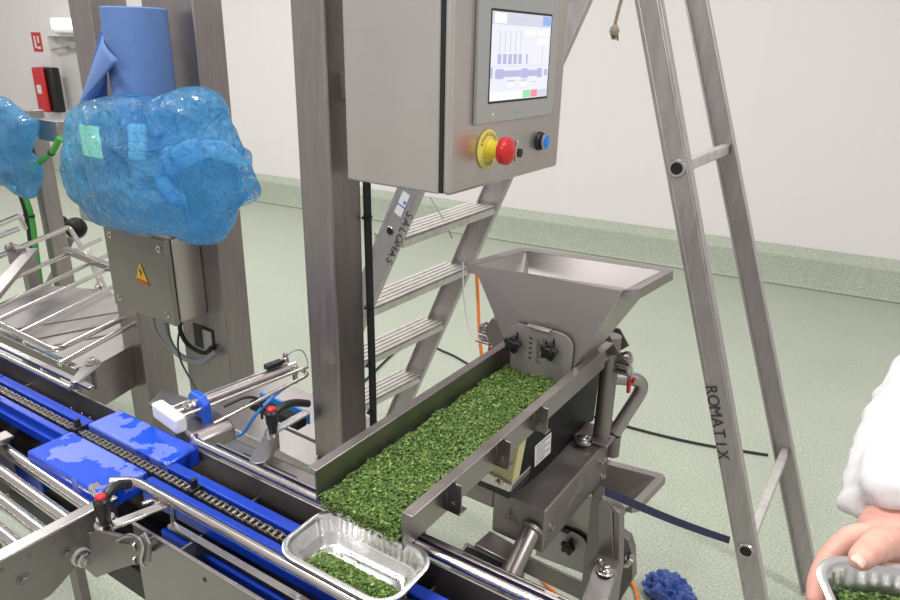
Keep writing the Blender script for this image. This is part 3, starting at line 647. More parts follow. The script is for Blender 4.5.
# ================================================================== PAPER ROLL
rl = at(122, 100, y=1.06)
prl = thing('paper_roll', (-1.925, 1.07, 1.33), 'large blue paper towel roll behind the top of the blue bag, loose end hanging left', 'paper roll')
rc_ = V((-1.722, 1.09, 0)); RR = .079; zt = at(135, 5, y=1.01).z; 
print('roll top z', zt)
prof = [(RR, 1.328), (RR, zt-.003), (RR-.004, zt), (.034, zt), (.030, zt-.003), (.030, zt-.06)]
MB().lathe(rc_, (0, 0, 1), prof, 64).build('paper_winding', PAPER, prl)
MB().lathe(rc_+V((0, 0, zt-.065)), (0, 0, 1), [(.032, 0), (.032, .01)], 24).build('roll_core', mat('cardboard', (.35, .25, .16), .8), prl)
# loose sheet: leaves the roll at the left and hangs down, folded corner over the front
def sheet(pts3, name, m):
    mb = MB(); mb.prism(pts3, (0, .0, 0)) if False else None
A = at(101, 30, y=.975); B = at(118, 60, y=.955); C = at(78, 105, y=.93); D = at(100, 78, y=.945); E_ = at(108, 100, y=.985)
nse = lambda p: p+V((0, 0, 0))
top = at(103, 34, y=1.03); tip = at(118, 60, y=.99); bl = at(78, 106, y=1.0); br = at(108, 108, y=1.03)
lft = at(102, 24, y=1.06)
mb = MB(); N = 10; vs = []; fs = []
for i in range(N+1):
    for j in range(N+1):
        u, v = i/N, j/N
        a = top.lerp(bl, v); b = tip.lerp(bl, v); p = a.lerp(b, u); p = p+V((0, -.012*math.sin(math.pi*u)*(1-v), 0)); vs.append(p)
for i in range(N):
    for j in range(N): fs.append((i*(N+1)+j, (i+1)*(N+1)+j, (i+1)*(N+1)+j+1, i*(N+1)+j+1))
o = MB().add(vs, fs).build('loose_corner', PAPER, prl); sm = o.modifiers.new('thickness', 'SOLIDIFY'); sm.thickness = .0012
mb = MB(); vs = []; fs = []
for i in range(N+1):
    for j in range(N+1):
        u, v = i/N, j/N
        a = lft.lerp(bl+V((0, .012, 0)), v); b = (V((rc_.x-RR*.85, rc_.y-RR*.52, lft.z)).lerp(br+V((0, 0, 0)), v)); p = a.lerp(b, u)+V((0, .010*math.sin(math.pi*u), 0)); vs.append(p)
o = MB().add(vs, [(i*(N+1)+j, (i+1)*(N+1)+j, (i+1)*(N+1)+j+1, i*(N+1)+j+1) for i in range(N) for j in range(N)]).build('hanging_sheet', PAPERD, prl); sm = o.modifiers.new('thickness', 'SOLIDIFY'); sm.thickness = .0012

# ================================================================== BAGS AND WHAT IS IN THEM
def bag(name, outline, y0, depth, label, loc_y, crump=.016, seed=0, nose=None, folds=()):
    """closed crumpled film shell: a ring of world points sets its rim, its front and back bulge"""
    mx_ = sum(p[0] for p in outline)/len(outline); my_ = sum(p[1] for p in outline)/len(outline)
    ring = [at(mx_+(px-mx_)*(.84 if px > mx_ else .905), my_+(py-my_)*.98, y=y0) for px, py in outline]
    ring = smooth_pts(ring+[ring[0]], 6)[:-1]
    c = sum(ring, V())/len(ring); sd = V((seed*7.3, seed*3.1, seed*1.7))
    pol = sorted((math.atan2(p.z-c.z, p.x-c.x), math.hypot(p.x-c.x, p.z-c.z)) for p in ring); pol = [(pol[-1][0]-2*math.pi, pol[-1][1])]+pol+[(pol[0][0]+2*math.pi, pol[0][1])]
    def rad(a):
        for k in range(len(pol)-1):
            if pol[k][0] <= a <= pol[k+1][0]: t = (a-pol[k][0])/max(1e-6, pol[k+1][0]-pol[k][0]); return pol[k][1]*(1-t)+pol[k+1][1]*t
        return pol[0][1]
    def disp(p):
        q = p*9+sd+noise.noise_vector(p*6+sd)*.5; d_, _ = noise.voronoi(q); a = (d_[1]-d_[0]); q2 = p*21+sd+noise.noise_vector(p*14)*.5; e_, _ = noise.voronoi(q2); b = (e_[1]-e_[0])
        return .5-a*1.5+(.3-b)*.55+noise.noise(p*5+sd)*1.1
    N = 84; vs = []; fs = []; idx = {}
    for side in (-1, 1):
        for i in range(N+1):
            for j in range(N+1):
                edge = i in (0, N) or j in (0, N)
                if side > 0 and edge: idx[(side, i, j)] = idx[(-1, i, j)]; continue
                x_, y_ = -1+2*i/N, -1+2*j/N; x_, y_ = math.sin(x_*math.pi/2), math.sin(y_*math.pi/2)
                u, v = x_*math.sqrt(1-y_*y_/2), y_*math.sqrt(1-x_*x_/2); rho = min(1, math.hypot(u, v)); a = math.atan2(v, u)
                R_ = rad(a)*rho; q = c+V((math.cos(a)*R_, 0, math.sin(a)*R_)); h = max(0, 1-rho**2.8)**.5
                q.y += (side*depth if side < 0 else depth*.5)*h; dd = disp(q)*crump
                q.y += side*dd*(.2+.8*h); q += V((math.cos(a), 0, math.sin(a)))*dd*.30*rho
                if side < 0:
                    for fx, fz, fr_, fd in folds:
                        r_ = math.hypot(q.x-fx, (q.z-fz)*1.1)/fr_
                        if r_ < 1: q.y += fd*(1-r_**3)+dd*1.2
                idx[(side, i, j)] = len(vs); vs.append(q)
    for side in (-1, 1):
        for i in range(N):
            for j in range(N):
                f = (idx[(side, i, j)], idx[(side, i+1, j)], idx[(side, i+1, j+1)], idx[(side, i, j+1)]); fs.append(f if side < 0 else f[::-1])
    return MB().add(vs, fs).build(name, FILM, angle=50)
def hem(parent, path, y0, wd, seed):
    """curled open edge of the bag: a crumpled ribbon with a rounded section"""
    pts = smooth_pts([at(px, py, y=y) for px, py, y in path], 10); n = len(pts); vs = []; K = 10
    for i, p in enumerate(pts):
        d = (pts[min(i+1, n-1)]-pts[max(0, i-1)]).normalized(); o_ = d.cross(V((0, -1, 0))).normalized(); ww = wd*(.55+.45*math.sin(math.pi*i/(n-1)))*(1+.5*noise.noise(p*16+V((seed, 0, 0))))
        for k in range(K+1):
            a = math.pi*k/K; q = p+o_*math.cos(a)*ww+V((0, -1, 0))*math.sin(a)*ww*.30
            vs.append(q+V((0, noise.noise(q*30)*.012, noise.noise(q*26+V((5, 5, 5)))*.008)))
    fs = [(i*(K+1)+k, i*(K+1)+k+1, (i+1)*(K+1)+k+1, (i+1)*(K+1)+k) for i in range(n-1) for k in range(K)]
    o = MB().add(vs, fs).build('open_hem', FILM, parent, angle=60); return o
tm = thing('bagged_terminal', (-1.80, 1.05, 1.1), 'grey operator terminal with green display wrapped inside the big blue bag', 'terminal')
MB().box(-1.99, -1.66, 1.00, 1.105, 1.10, 1.325).build('housing', mat('terminal_grey', (.30, .34, .38), .5), tm, bevel=.008)
def face(nm, x0, y0, x1, y1, m, d=.008):
    a, b = at(x0, y1, y=1.0), at(x1, y0, y=1.0); return MB().box(a.x, b.x, 1.0-d, 1.0, a.z, b.z).build(nm, m, tm, bevel=.002)
face('green_display', 86, 127, 101, 155, em('green_glow', (.60, .95, .40), 1.0))
face('dark_window', 108, 128, 126, 172, mat('terminal_blue', (.03, .06, .12), .4))
for i in range(2):
    for j in range(4): face('key', 132+8*i, 125+9*j, 138.5+8*i, 132+9*j, mat('keys_pale', (.80, .83, .85), .5) if i+j == 0 else bpy.data.materials['keys_pale'], .010)
MB().box(-1.86, -1.78, 1.105, 1.204, 1.10, 1.18).build('mounting_arm', STEELD, tm)
outl = [(72, 105), (90, 97), (112, 95), (134, 93), (160, 97), (180, 90), (206, 86), (228, 97), (240, 122), (257, 150), (252, 172), (257, 196), (246, 215), (229, 240), (215, 244), (190, 236), (160, 232), (135, 232), (104, 226), (92, 212), (74, 194), (68, 165), (66, 135)]
hc = at(220, 190, y=.93)
bg_ = bag('blue_plastic_bag', outl, 1.02, .105, '', 0, .021, 1, folds=((hc.x, hc.z, .10, .045),))
hem(bg_, [(192, 226, .945), (184, 205, .93), (166, 188, .925), (164, 170, .922), (182, 156, .92), (205, 149, .925), (230, 155, .935), (250, 163, .96)], .93, .026, 2)
tag(bg_, 'big crumpled translucent blue plastic bag pulled over the terminal above the junction box', 'plastic bag')
outl = [(-60, 90), (-20, 92), (8, 99), (28, 112), (43, 122), (38, 140), (33, 152), (40, 158), (49, 176), (38, 198), (24, 193), (14, 184), (-10, 188), (-50, 190), (-70, 140)]
tm2 = thing('bagged_terminal', at(-10, 150, y=1.5), 'grey operator terminal inside the blue bag at the left edge', 'terminal')
a = at(-50, 165, y=1.55); b = at(14, 118, y=1.55)
MB().box(a.x, b.x, 1.53, 1.58, a.z, b.z).build('housing', mat('terminal_grey', (.12, .14, .17), .5), tm2, bevel=.01)
MB().box(a.x+.04, b.x-.05, 1.525, 1.53, a.z+.04, b.z-.03).build('screen', mat('dull_screen', (.2, .3, .4), .3), tm2)
tag(bag('blue_plastic_bag', outl, 1.56, .09, '', 0, .016, 4), 'smaller blue plastic bag over a terminal at the left edge of the picture', 'plastic bag')
# far column with arm, cables
fc = thing('far_support_column', (-3.6, 1.7, 0), 'slim steel column with side arm at the far left behind the rods', 'post')
a = at(41, 200, y=1.65); 
xa_, xb_ = at(37, 200, y=1.65).x, at(44, 200, y=1.65).x
MB().box(xa_, xb_, 1.65, 1.73, 0, at(37, 112, y=1.65).z).build('column', STEELV, fc, bevel=.004)
b0, b1 = at(46, 129, y=1.64), at(66, 130, y=1.64)
MB().box(b0.x, b1.x, 1.60, 1.66, b1.z-.055, b1.z+.04).build('side_arm', STEEL, fc, bevel=.003)
for i, (dx, col, lb) in enumerate(((0, GREEN, 'green cable running down the far left column'), (-.045, RUB, 'black cable running beside the green one on the far left column'))):
    pts = [at(60, 138, y=1.58), at(52, 152, y=1.57), at(40, 162, y=1.57), at(26, 172, y=1.57), at(22, 186, y=1.6), at(31, 215, y=1.6), at(36, 250, y=1.6), at(41, 290, y=1.6), at(44, 330, y=1.6)]
    pts = [p+V((dx, 0, 0)) for p in (pts if i == 0 else pts[4:])]
    o = MB().tube(smooth_pts(pts), .014, 10).build('cable', col); tag(o, lb, 'cable')
    for k in (1, 3, 5, 7):
        if k < len(pts)-1:
            d = (pts[k+1]-pts[k-1]).normalized(); MB().lathe(pts[k], d, [(.017, 0), (.017, .012)], 12).build('cable_tie', BLACK, o)

# ================================================================== ROD CONVEYOR (back left)
rd = thing('rod_conveyor', (-2.2, .9, 0), 'outfeed table of parallel bright steel rods over a sheet metal pan at the left', 'conveyor')
zr = .65
for a, b, r in (((0, 319), (108, 269), .0095), ((0, 306), (106, 256), .0095), ((22, 332), (107, 290), .0095), ((0, 284), (86, 246), .0095), ((67, 360), (118, 332), .0095)):
    p, q = at(*a, z=zr), at(*b, z=zr); d = (q-p).normalized()
    MB().cyl(p-d*(0.03 if a[0] else .12), q+d*.12, r, 14).build('rod', STEELB, rd)
p = [at(-40, 304, z=.66), at(55, 351, z=.66), at(119, 320, z=.66)]; p[2] = p[1]+(p[2]-p[1])*1.25
MB().tube(arc_pts(p, .04), .0105, 14).build('frame_tube', STEELB, rd)
p0, p1, p2 = at(0, 256, z=.70), at(69, 227, z=.70), at(70, 227, z=.70)
MB().tube(arc_pts([p0-(p1-p0)*.3, p1, p1+V((.10, .0, -.10))], .02), .012, 14).build('upper_guide_rod', STEELB, rd)
c0_, c1_ = at(-30, 318, z=.635), at(78, 368, z=.635)
MB().bar(c0_-V((0, 0, .025)), c1_-V((0, 0, .025)), .006, .05).build('front_channel', STEELD, rd)
MB().bar(c0_, c1_, .022, .004).build('channel_flange', STEELB, rd, bevel=.001)
pz = .56
MB().add([at(-20, 318, z=pz), at(84, 372, z=pz), at(124, 350, z=pz), at(122, 300, z=pz), at(108, 290, z=pz), at(40, 285, z=pz)], [(0, 1, 2, 3, 4, 5)]).build('drip_pan', mat('pan_steel', (.42, .39, .385), .42, .8, var=.06), rd)
for a_, b_ in (((10, 330), (118, 312)), ((30, 340), (120, 322)), ((44, 347), (122, 332))): MB().bar(at(*a_, z=pz+.003), at(*b_, z=pz+.003), .006, .003).build('pan_fold', STEELD, rd)
MB().prism([at(84, 371, z=pz), at(135, 343, z=pz), at(135, 343, z=pz)-V((0, 0, .16)), at(84, 371, z=pz)-V((0, 0, .16))], (.004, 0, 0)).build('side_panel', STEEL, rd)
for px_, py_ in ((20, 340), (80, 366), (60, 290)):
    q_ = at(px_, py_, z=pz-.005); MB().box(q_.x-.02, q_.x+.02, q_.y, q_.y+.04, 0, q_.z).build('leg', STEELD, rd, bevel=.002)
MB().bar(at(66, 250, z=.66), at(112, 268, z=.66), .03, .03).build('far_beam', STEEL, rd, bevel=.003)
e = at(88, 256, z=.66)
MB().bar(e+V((0, 0, .03)), e+V((.09, .0, -.14)), .03, .012).bolt(e+V((.0, -.015, .0)), (0, -1, 0), .014, .012).bolt(e+V((.085, -.015, -.13)), (0, -1, 0), .016, .014).build('hanger_link', STEELB, rd, bevel=.003)
# left edge fragment with clamps
lf = thing('infeed_frame', (-3.0, 1.2, 0), 'steel rod frame with clamps at the left edge, before the far column', 'conveyor')
MB().tube(arc_pts([at(-40, 240, z=.84), at(19, 216, z=.84), at(25, 228, z=.76)], .02), .012, 12).build('top_rod', STEELB, lf)
MB().tube([at(-40, 251, z=.82), at(18, 229, z=.82)], .011, 12).build('top_rod', STEELB, lf)
p, q = at(-10, 300, z=.70), at(32, 250, z=.76)
MB().bar(p, q, .05, .02).build('sloping_plate', STEEL, lf, bevel=.002)
q = at(12, 248, z=.78)
MB().box(q.x-.06, q.x+.03, q.y, q.y+.04, .70, .78).bolt(q+V((0, 0, .0)), (0, -1, .3), .016, .02).build('clamp_block', STEELD, lf, bevel=.003)
for y in (q.y+.1,): MB().box(q.x-.2, q.x-.15, y, y+.05, 0, .70).build('leg', STEELD, lf)
# black domed knobs
for i, (px, py, r, lb) in enumerate(((75, 227, .060, 'nearer black domed wheel with white bracket beside the far left column'), (60, 222, .045, 'smaller black domed wheel half hidden behind the far left column'))):
    c = at(px, py, y=1.9+.1*i); t = thing('domed_castor', c, lb, 'castor')
    ax = V((.55, -.45, .5)).normalized()
    MB().lathe(c-ax*.03, ax, [(r*.9, 0), (r, .01), (r*.98, .03), (r*.8, .05), (r*.4, .064), (r*.05, .068)], 28).build('dome', BLACKM, t)
    MB().lathe(c-ax*.045, ax, [(r*.6, 0), (r*1.02, .004), (r*1.02, .012)], 28).bar(c-ax*.04, c-ax*.10-V((.10*(1-2*i), 0, .02)), .035, .012).build('white_bracket' if i == 0 else 'bracket', WHITE if i == 0 else STEELD, t, bevel=.002)
    MB().bar(c-ax*.10-V((.10*(1-2*i), 0, .02)), V((c.x-.25, c.y-.1, .0)), .03, .03).build('stem', STEELD, t)
# clamp arm on the back guide
ga = thing('strip_clamp_bracket', at(85, 372, z=.93), 'rounded steel arm with hex bolt clamping the back guide strips at the left', 'bracket')
a1, a2 = at(92, 363, z=.94), at(75, 380, z=.935); d = (a2-a1).normalized(); sd = V((-d.y, d.x, 0)); P = []
for k in range(9): a = math.pi*k/8; P.append(a1-d*math.sin(a)*.017+sd*math.cos(a)*.017)
for k in range(9): a = math.pi*k/8; P.append(a2+d*math.sin(a)*.009-sd*math.cos(a)*.009)
MB().prism(P, (0, 0, -.006)).build('arm', STEELB, ga, bevel=.001)
MB().bolt(a1, (0, 0, 1), .009, .009).build('hex_bolt', STEELB, ga)
MB().cyl(a1-V((0, 0, .06)), a1, .007, 12).cyl(a2-V((0, 0, .02)), a2-V((0, 0, .005)), .006, 12).build('stud', STEELD, ga)

# ================================================================== VIBRATORY FEEDER
fd = thing('vibratory_feeder', (-.56, 1.1, .70), 'open steel feeder trough on a black vibratory drive, running from the hopper to the tray', 'feeder')
XI0, XI1, Y0, Y1, ZF, ZTp = -.640, -.478, .602, 1.37, .952, 1.002
MB().box(XI0, XI1, Y0, Y1, ZF-.003, ZF).build('trough_floor', HOPST, fd)
MB().box(XI0-.003, XI0, Y0, Y1, ZF-.003, ZTp).build('trough_side', STEEL, fd)
MB().box(XI0-.018, XI0, Y0, Y1, ZTp-.001, ZTp+.002).build('trough_lip', STEEL, fd, bevel=.001)
MB().box(XI1, XI1+.003, Y0, Y1-.05, ZF-.012, ZTp).build('trough_side', STEEL, fd)
MB().box(XI1, XI1+.018, Y0, Y1-.05, ZTp-.001, ZTp+.002).build('trough_lip', STEEL, fd, bevel=.001)
for y in (.705, .850, .985):
    MB().prism([(XI1+.004, y, ZTp-.004), (XI1+.030, y, ZTp-.004), (XI1+.030, y, ZTp-.050), (XI1+.024, y, ZTp-.058), (XI1+.004, y, ZTp-.058)], (0, .003, 0)).box(XI1+.003, XI1+.028, y, y+.02, ZTp-.058, ZTp-.055).bolt((XI1+.016, y, ZTp-.038), (0, -1, 0), .005, .005, False).build('mounting_tab', STEEL, fd, bevel=.001)
XD2 = -.545
P = [at(px, py, x=XD2) for px, py in ((513, 494.5), (585, 441), (588, 425), (594, 421), (600, 375))]; P += [V((XD2, P[-1].y, .945)), V((XD2, at(522, 440, x=XD2).y-.01, .945))]
MB().prism(P, (-.11, 0, 0)).build('drive_cover', BLACKM, fd, bevel=.004)
P = [at(px, py, x=XD2+.001) for px, py in ((534.4, 467), (534.8, 446.5), (551.2, 432), (550.2, 452.5))]
MB().prism(P, (.0006, 0, 0)).build('type_label', LABEL, fd)
mb = MB()
for k in range(6):
    a_ = P[0].lerp(P[1], .10+.15*k); b_ = P[3].lerp(P[2], .10+.15*k); e_ = .9 if k % 2 else .6; up_ = V((0, 0, .0035))
    MB().prism([a_.lerp(b_, .1)+V((.0006, 0, 0)), a_.lerp(b_, e_)+V((.0006, 0, 0)), a_.lerp(b_, e_)+up_+V((.0006, 0, 0)), a_.lerp(b_, .1)+up_+V((.0006, 0, 0))], (.0002, 0, 0)).build('label_print', bpy.data.materials.get('label_grey') or mat('label_grey', (.30, .30, .30), .6), fd)
yb_ = 1.0
MB().prism([at(px, py, y=yb_) for px, py in ((484, 452), (521, 436), (511, 488), (484, 476))], (0, .03, 0)).build('leaf_spring_cover', BEIGE, fd, bevel=.001)
MB().prism([at(px, py, y=yb_-.006) for px, py in ((478, 468), (512, 485), (510, 493), (478, 480))], (0, .08, 0)).build('spring_clamp', STEELB, fd, bevel=.002)
MB().bolt(at(498, 482, y=yb_-.006), (0, -1, 0), .007, .006).build('clamp_bolt', STEELB, fd)
MB().prism([at(px, py, y=yb_) for px, py in ((478, 480), (510, 493), (509, 499), (478, 485))], (0, .08, 0)).build('black_foot', BLACK, fd)
MB().box(-.62, -.50, .70, .78, .93, .947).build('black_foot', BLACK, fd)

# ------------------------------------------------------------------ hopper
GATE = mat('gate_steel', (.44, .41, .40), .55, .75)
def hopper(dx, dy, dz, name, label, with_marks=True):
    D = V((dx, dy, dz))
    FL, FR, BR, BL = at(464, 264, z=1.17), at(637, 291, z=1.17), at(675, 270, z=1.17), at(522, 248, z=1.17)
    h = thing(name, D+V((-.55, 1.2, .955)), label, 'hopper')
    C = (FL+FR+BR+BL)/4
    def inset(k):
        u = (FR-FL).normalized(); v = V((-u.y, u.x, 0)); return [FL+u*k*1.3+v*k, FR-u*k*.9+v*k, BR-u*k*1.1-v*k, BL+u*k*.8-v*k]
    top = inset(.021); yf = .004
    bot = [V((-.618, 1.150, .995)), V((-.484, 1.163, .995)), V((-.480, 1.262, .995)), V((-.614, 1.25, .995))]
    low = [p+V((0, 0, -.043)) for p in bot]
    top[0].y = 1.155; top[1].y = 1.182+.01
    vs = [p+D for p in top+bot+low]; fs = []
    for L0 in (0, 4):
        for i in range(4): fs.append((L0+i, L0+(i+1) % 4, L0+4+(i+1) % 4, L0+4+i))
    o = MB().add(vs, fs).build('hopper_body', HOPST, h, flat=True); s = o.modifiers.new('sheet', 'SOLIDIFY'); s.thickness = .002; s.offset = 0
    # rim: flat flange turned down at its edge
    out = [FL, FR, BR, BL]; ch = []
    for i in range(4):
        a, b, c = out[i-1], out[i], out[(i+1) % 4]; ch += [b+(a-b).normalized()*.012, b+(c-b).normalized()*.012]
    ti = []
    for i in range(4):
        a, b, c = top[i-1], top[i], top[(i+1) % 4]; ti += [b+(a-b).normalized()*.006, b+(c-b).normalized()*.006]
    n = 8; dn_ = V((0, 0, -.018)); vs = [p+D for p in ti]+[p+D+V((0, 0, .001)) for p in ch]+[p+D+dn_+(p-C).normalized()*.002 for p in ch]
    fs = [(i, (i+1) % n, n+(i+1) % n, n+i) for i in range(n)]+[(n+i, n+(i+1) % n, 2*n+(i+1) % n, 2*n+i) for i in range(n)]
    o = MB().add(vs, fs).build('rim', HOPST, h, flat=True); s = o.modifiers.new('sheet', 'SOLIDIFY'); s.thickness = .0025; s.offset = 0
    b = o.modifiers.new('bevel', 'BEVEL'); b.width = .002; b.segments = 2
    # gate plate on the front
    yg = lambda x: 1.148+(x+.618)*.097
    P = [(-.616, .957), (-.484, .957), (-.484, 1.045)]+[(-.484-.035+.035*math.cos(a), 1.045+.027*math.sin(a)) for a in (.4, .8, 1.2, 1.57)]+[(-.604, 1.072), (-.616, 1.062)]
    vs = [V((x, yg(x)-.003, z))+D for x, z in P]
    MB().prism(vs, (0, -.002, 0)).build('gate_plate', GATE, h, bevel=.0006)
    p = V((-.553, 1.147, 1.0745))+D
    MB().box(p.x-.026, p.x+.026, p.y-.016, p.y+.0, p.z, p.z+.003).build('gate_tab', HOPST, h, bevel=.001)
    for q in ((517, 341), (551.5, 349.5)):
        c = at(*q, y=1.148)
        c = V((c.x, yg(c.x)-.005, c.z))+D
        MB().cyl(c, c+V((0, -.014, 0)), .008, 16).star(c+V((0, -.010, 0)), (0, -1, 0), .0195, .013).lathe(c+V((0, -.022, 0)), (0, -1, 0), [(.012, 0), (.010, .004)], 20).build('star_knob', BLACK, h, bevel=.002)
        MB().box(c.x-.004, c.x+.004, c.y+.0, c.y+.0006, c.z-.018, c.z+.022).build('slot', BLACK, h)
    if with_marks:
        mb = MB()
        for k in range(12): mb.box(-.560, -.553 if k % 3 else -.549, yg(-.556)-.0058, yg(-.556)-.005, .995+.0045*k, .9965+.0045*k)
        for k in range(5): mb.box(-.576, -.570, yg(-.573)-.0058, yg(-.573)-.005, 1.0+.011*k, 1.004+.011*k)
        mb.build('scale_marks', INK, h)
        MB().prism([(-.548, yg(-.545)-.005, 1.055), (-.538, yg(-.54)-.005, 1.05), (-.532, yg(-.535)-.005, 1.035), (-.545, yg(-.545)-.005, 1.02)], (0, -.002, 0)).build('pointer', STEELB, h)
    return h
hopper(0, 0, 0, 'hopper', 'large empty steel hopper with two black star knobs feeding the green trough')
hopper(.0, .205, -.625, 'hopper', 'lower steel hopper mounted near the floor, seen half behind the feeder base', False)

# ------------------------------------------------------------------ feeder stand
st = thing('feeder_stand', (-.5, 1.25, 0), 'steel stand carrying the feeder and hopper, with box beam and bent tubes', 'machine frame')
MB().box(-.60, -.475, 1.072, 1.42, .603, .712).build('box_beam', STEELD, st, bevel=.004, seg=3)
MB().box(-.735, -.60, 1.0725, 1.42, .662, .7115).build('beam_side', STEELD, st, bevel=.003)
for y, z in ((1.10, .655), (1.36, .675), (1.40, .655), (1.385, .62)): MB().bolt((-.475, y, z), (1, 0, 0), .006, .008).build('beam_bolt', STEELB, st)
text('!', 'stamped_mark', .03, (-.555, 1.0715, .665), (1, 0, 0), (0, 0, 1), BLACK, st, .0002)
MB().prism([(-.575, 1.0718, .650), (-.535, 1.0718, .650), (-.555, 1.0718, .686)], (0, -.0003, 0)).build('stamped_triangle', PRINT, st)
MB().prism([(-.4748, 1.17, .645), (-.4748, 1.27, .655), (-.4748, 1.25, .700)], (.0003, 0, 0)).prism([(-.4744, 1.195, .652), (-.4744, 1.248, .658), (-.4744, 1.24, .685)], (.0003, 0, 0)).build('stamped_triangle', PRINT, st)
tc_ = at(606, 395, y=1.40); XT = tc_.x
MB().cyl((XT, 1.40, .715), (XT, 1.40, .985), .0205, 24).build('upright_tube', STEELD, st)
MB().box(-.56, XT+.03, 1.36, 1.44, .713, .722).build('tube_base_plate', STEELD, st, bevel=.003)
c = at(583, 441, z=.724)
MB().lathe(c, (0, 0, 1), [(.022, 0), (.022, .005), (.014, .006), (.014, .010), (.011, .012)], 24).build('washer_bolt', STEELB, st)
q = [at(616, 377, y=1.43), at(643, 380, y=1.50), at(612, 440, y=1.42)]
MB().tube(arc_pts([V((XT+.0, 1.42, q[0].z)), q[1]+V((.012, 0, .004)), V((q[2].x, 1.43, .72))],   .05, 10), .0165, 18).build('bent_handle_tube', HOPST, st)
MB().tube([V((q[2].x, 1.43, .715)), V((q[2].x, 1.43, .66))], .018, 18).build('tube_socket', STEELD, st)
zb = .985
def br(pts, y, m=STEELD): MB().prism([at(px, py, y=y) for px, py in pts], (0, .004, 0)).build('hopper_bracket', m, st, bevel=.001)
br([(578, 352), (590, 344), (601, 334), (610, 336), (620, 355), (600, 356)], 1.375)
br([(604, 334), (611, 326), (620, 329), (629, 346), (620, 351)], 1.45)
br([(484, 330), (492, 318), (502, 322), (509, 345), (492, 348)], 1.30)
xl = at(496, 345, y=1.33).x
MB().cyl((xl, 1.35, .715), (xl, 1.35, .99), .018, 20).build('upright_tube', STEELD, st)
# toggle latches
def latch(px, py, y, lab):
    c = at(px, py, y=y); t = thing('toggle_latch', c, lab, 'latch', 'toggle latches on the hopper stand')
    MB().box(c.x-.018, c.x+.012, c.y-.006, c.y+.014, c.z-.022, c.z+.022).build('latch_plate', STEELB, t, bevel=.002)
    MB().tube(smooth_pts([c+V((-.01, -.008, .022)), c+V((.012, -.010, .036)), c+V((.020, -.010, .016)), c+V((.012, -.010, -.004)), c+V((.018, -.010, -.026))]), .0038, 10).tube(smooth_pts([c+V((.0, -.014, .020)), c+V((.020, -.016, .010)), c+V((.026, -.014, -.012)), c+V((.022, -.012, -.030))]), .003, 10).cyl(c+V((-.014, -.012, .0)), c+V((.014, -.012, .0)), .004, 12).cyl(c+V((-.02, -.012, -.018)), c+V((.018, -.012, -.018)), .004, 12).build('latch_wire', STEELB, t)
    MB().bar(c+V((.020, -.012, -.026)), c+V((.022, -.012, -.062)), .012, .008).bar(c+V((.032, -.010, -.020)), c+V((.028, -.011, -.036)), .010, .007).build('red_lever_tip', REDM, t, bevel=.003)
    return t
latch(624, 364, 1.40, 'toggle latch with red tip hanging at the right of the hopper stand')
latch(486, 334, 1.33, 'toggle latch with red tip at the left behind the trough')
# lower part: motor, tubes, plates
a, b = at(531, 531, y=1.068), at(503, 590, y=.95)
MB().cyl(a, b, .020, 24).build('cross_tube', STEEL, st)
MB().lathe(a+V((.0, .006, .003)), (b-a).normalized(), [(.025, 0), (.025, .008)], 24).build('tube_collar', STEELD, st)
ze = .60
def zbox(nm, m, pts, z0, z1, **k): MB().hexa([at(px, py, z=z1)+V((0, 0, z0-z1)) for px, py in pts]+[at(px, py, z=z1) for px, py in pts]).build(nm, m, st, **k)
zbox('end_box', STEEL, ((450, 566), (497, 588), (509, 563), (466, 541)), .53, ze, bevel=.004)
zbox('box_cap', BLACKM, ((455, 563), (496, 582), (503, 563), (467, 546)), ze+.0002, ze+.001)
zbox('side_arm', STEEL, ((474, 544), (508, 561), (516, 545), (490, 530)), .52, ze+.01, bevel=.003)
zbox('hanging_plate', STEELD, ((505, 563), (512, 566), (524, 548), (517, 545)), .30, ze, bevel=.001)
MB().box(-.70, -.46, 1.36, 1.372, .245, .30).box(-.70, -.655, 1.30, 1.372, 0, .29).box(-.475, -.43, 1.33, 1.376, 0, .60).build('lower_frame', STEELD, st, bevel=.003)
# folded upright plate beside the lower hopper
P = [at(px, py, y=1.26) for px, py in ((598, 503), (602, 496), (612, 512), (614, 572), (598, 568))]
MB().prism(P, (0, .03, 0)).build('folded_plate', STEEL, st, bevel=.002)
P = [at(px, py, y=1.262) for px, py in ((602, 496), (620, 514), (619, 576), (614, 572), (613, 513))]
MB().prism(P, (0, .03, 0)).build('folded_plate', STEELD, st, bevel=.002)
c = at(605, 571, y=1.20)
MB().box(c.x-.045, c.x+.02, 1.18, 1.27, 0, c.z-.012).build('foot_column', STEELD, st, bevel=.006)
P = []
for k in range(11): a = math.pi*k/10; P.append(c+V((-math.cos(a)*.026, math.sin(a)*.026, 0)))
P += [c+V((.05, -.16, -.02)), c+V((-.002, -.16, -.02))]
MB().prism(P, (0, 0, -.008)).build('swing_arm', STEEL, st, bevel=.001)
MB().lathe(c, (0, 0, 1), [(.020, 0), (.020, .003), (.014, .004), (.014, .009), (.011, .011)], 24).bolt(c+V((0, 0, .010)), (0, 0, 1), .010, .009, False).bolt(c+V((-.022, .02, .002)), (0, 0, 1), .006, .008).build('pivot_bolt', STEELB, st)
MB().prism([at(px, py, y=1.17) for px, py in ((588, 583), (594, 579), (593, 600), (586, 606))], (0, .008, 0)).build('red_stop_plate', REDM, st, bevel=.002)
P = [at(px, py, y=1.36) for px, py in ((616, 532), (628, 540), (632, 553), (633, 580), (618, 604), (612, 560))]
MB().prism(P, (0, .03, 0)).build('rear_plate', STEELD, st, bevel=.002)
for px, py in ((619, 562), (626, 562), (630, 558)): MB().bolt(at(px, py, y=1.358), (.4, -1, 0), .008, .012).build('plate_bolt', STEELB, st)

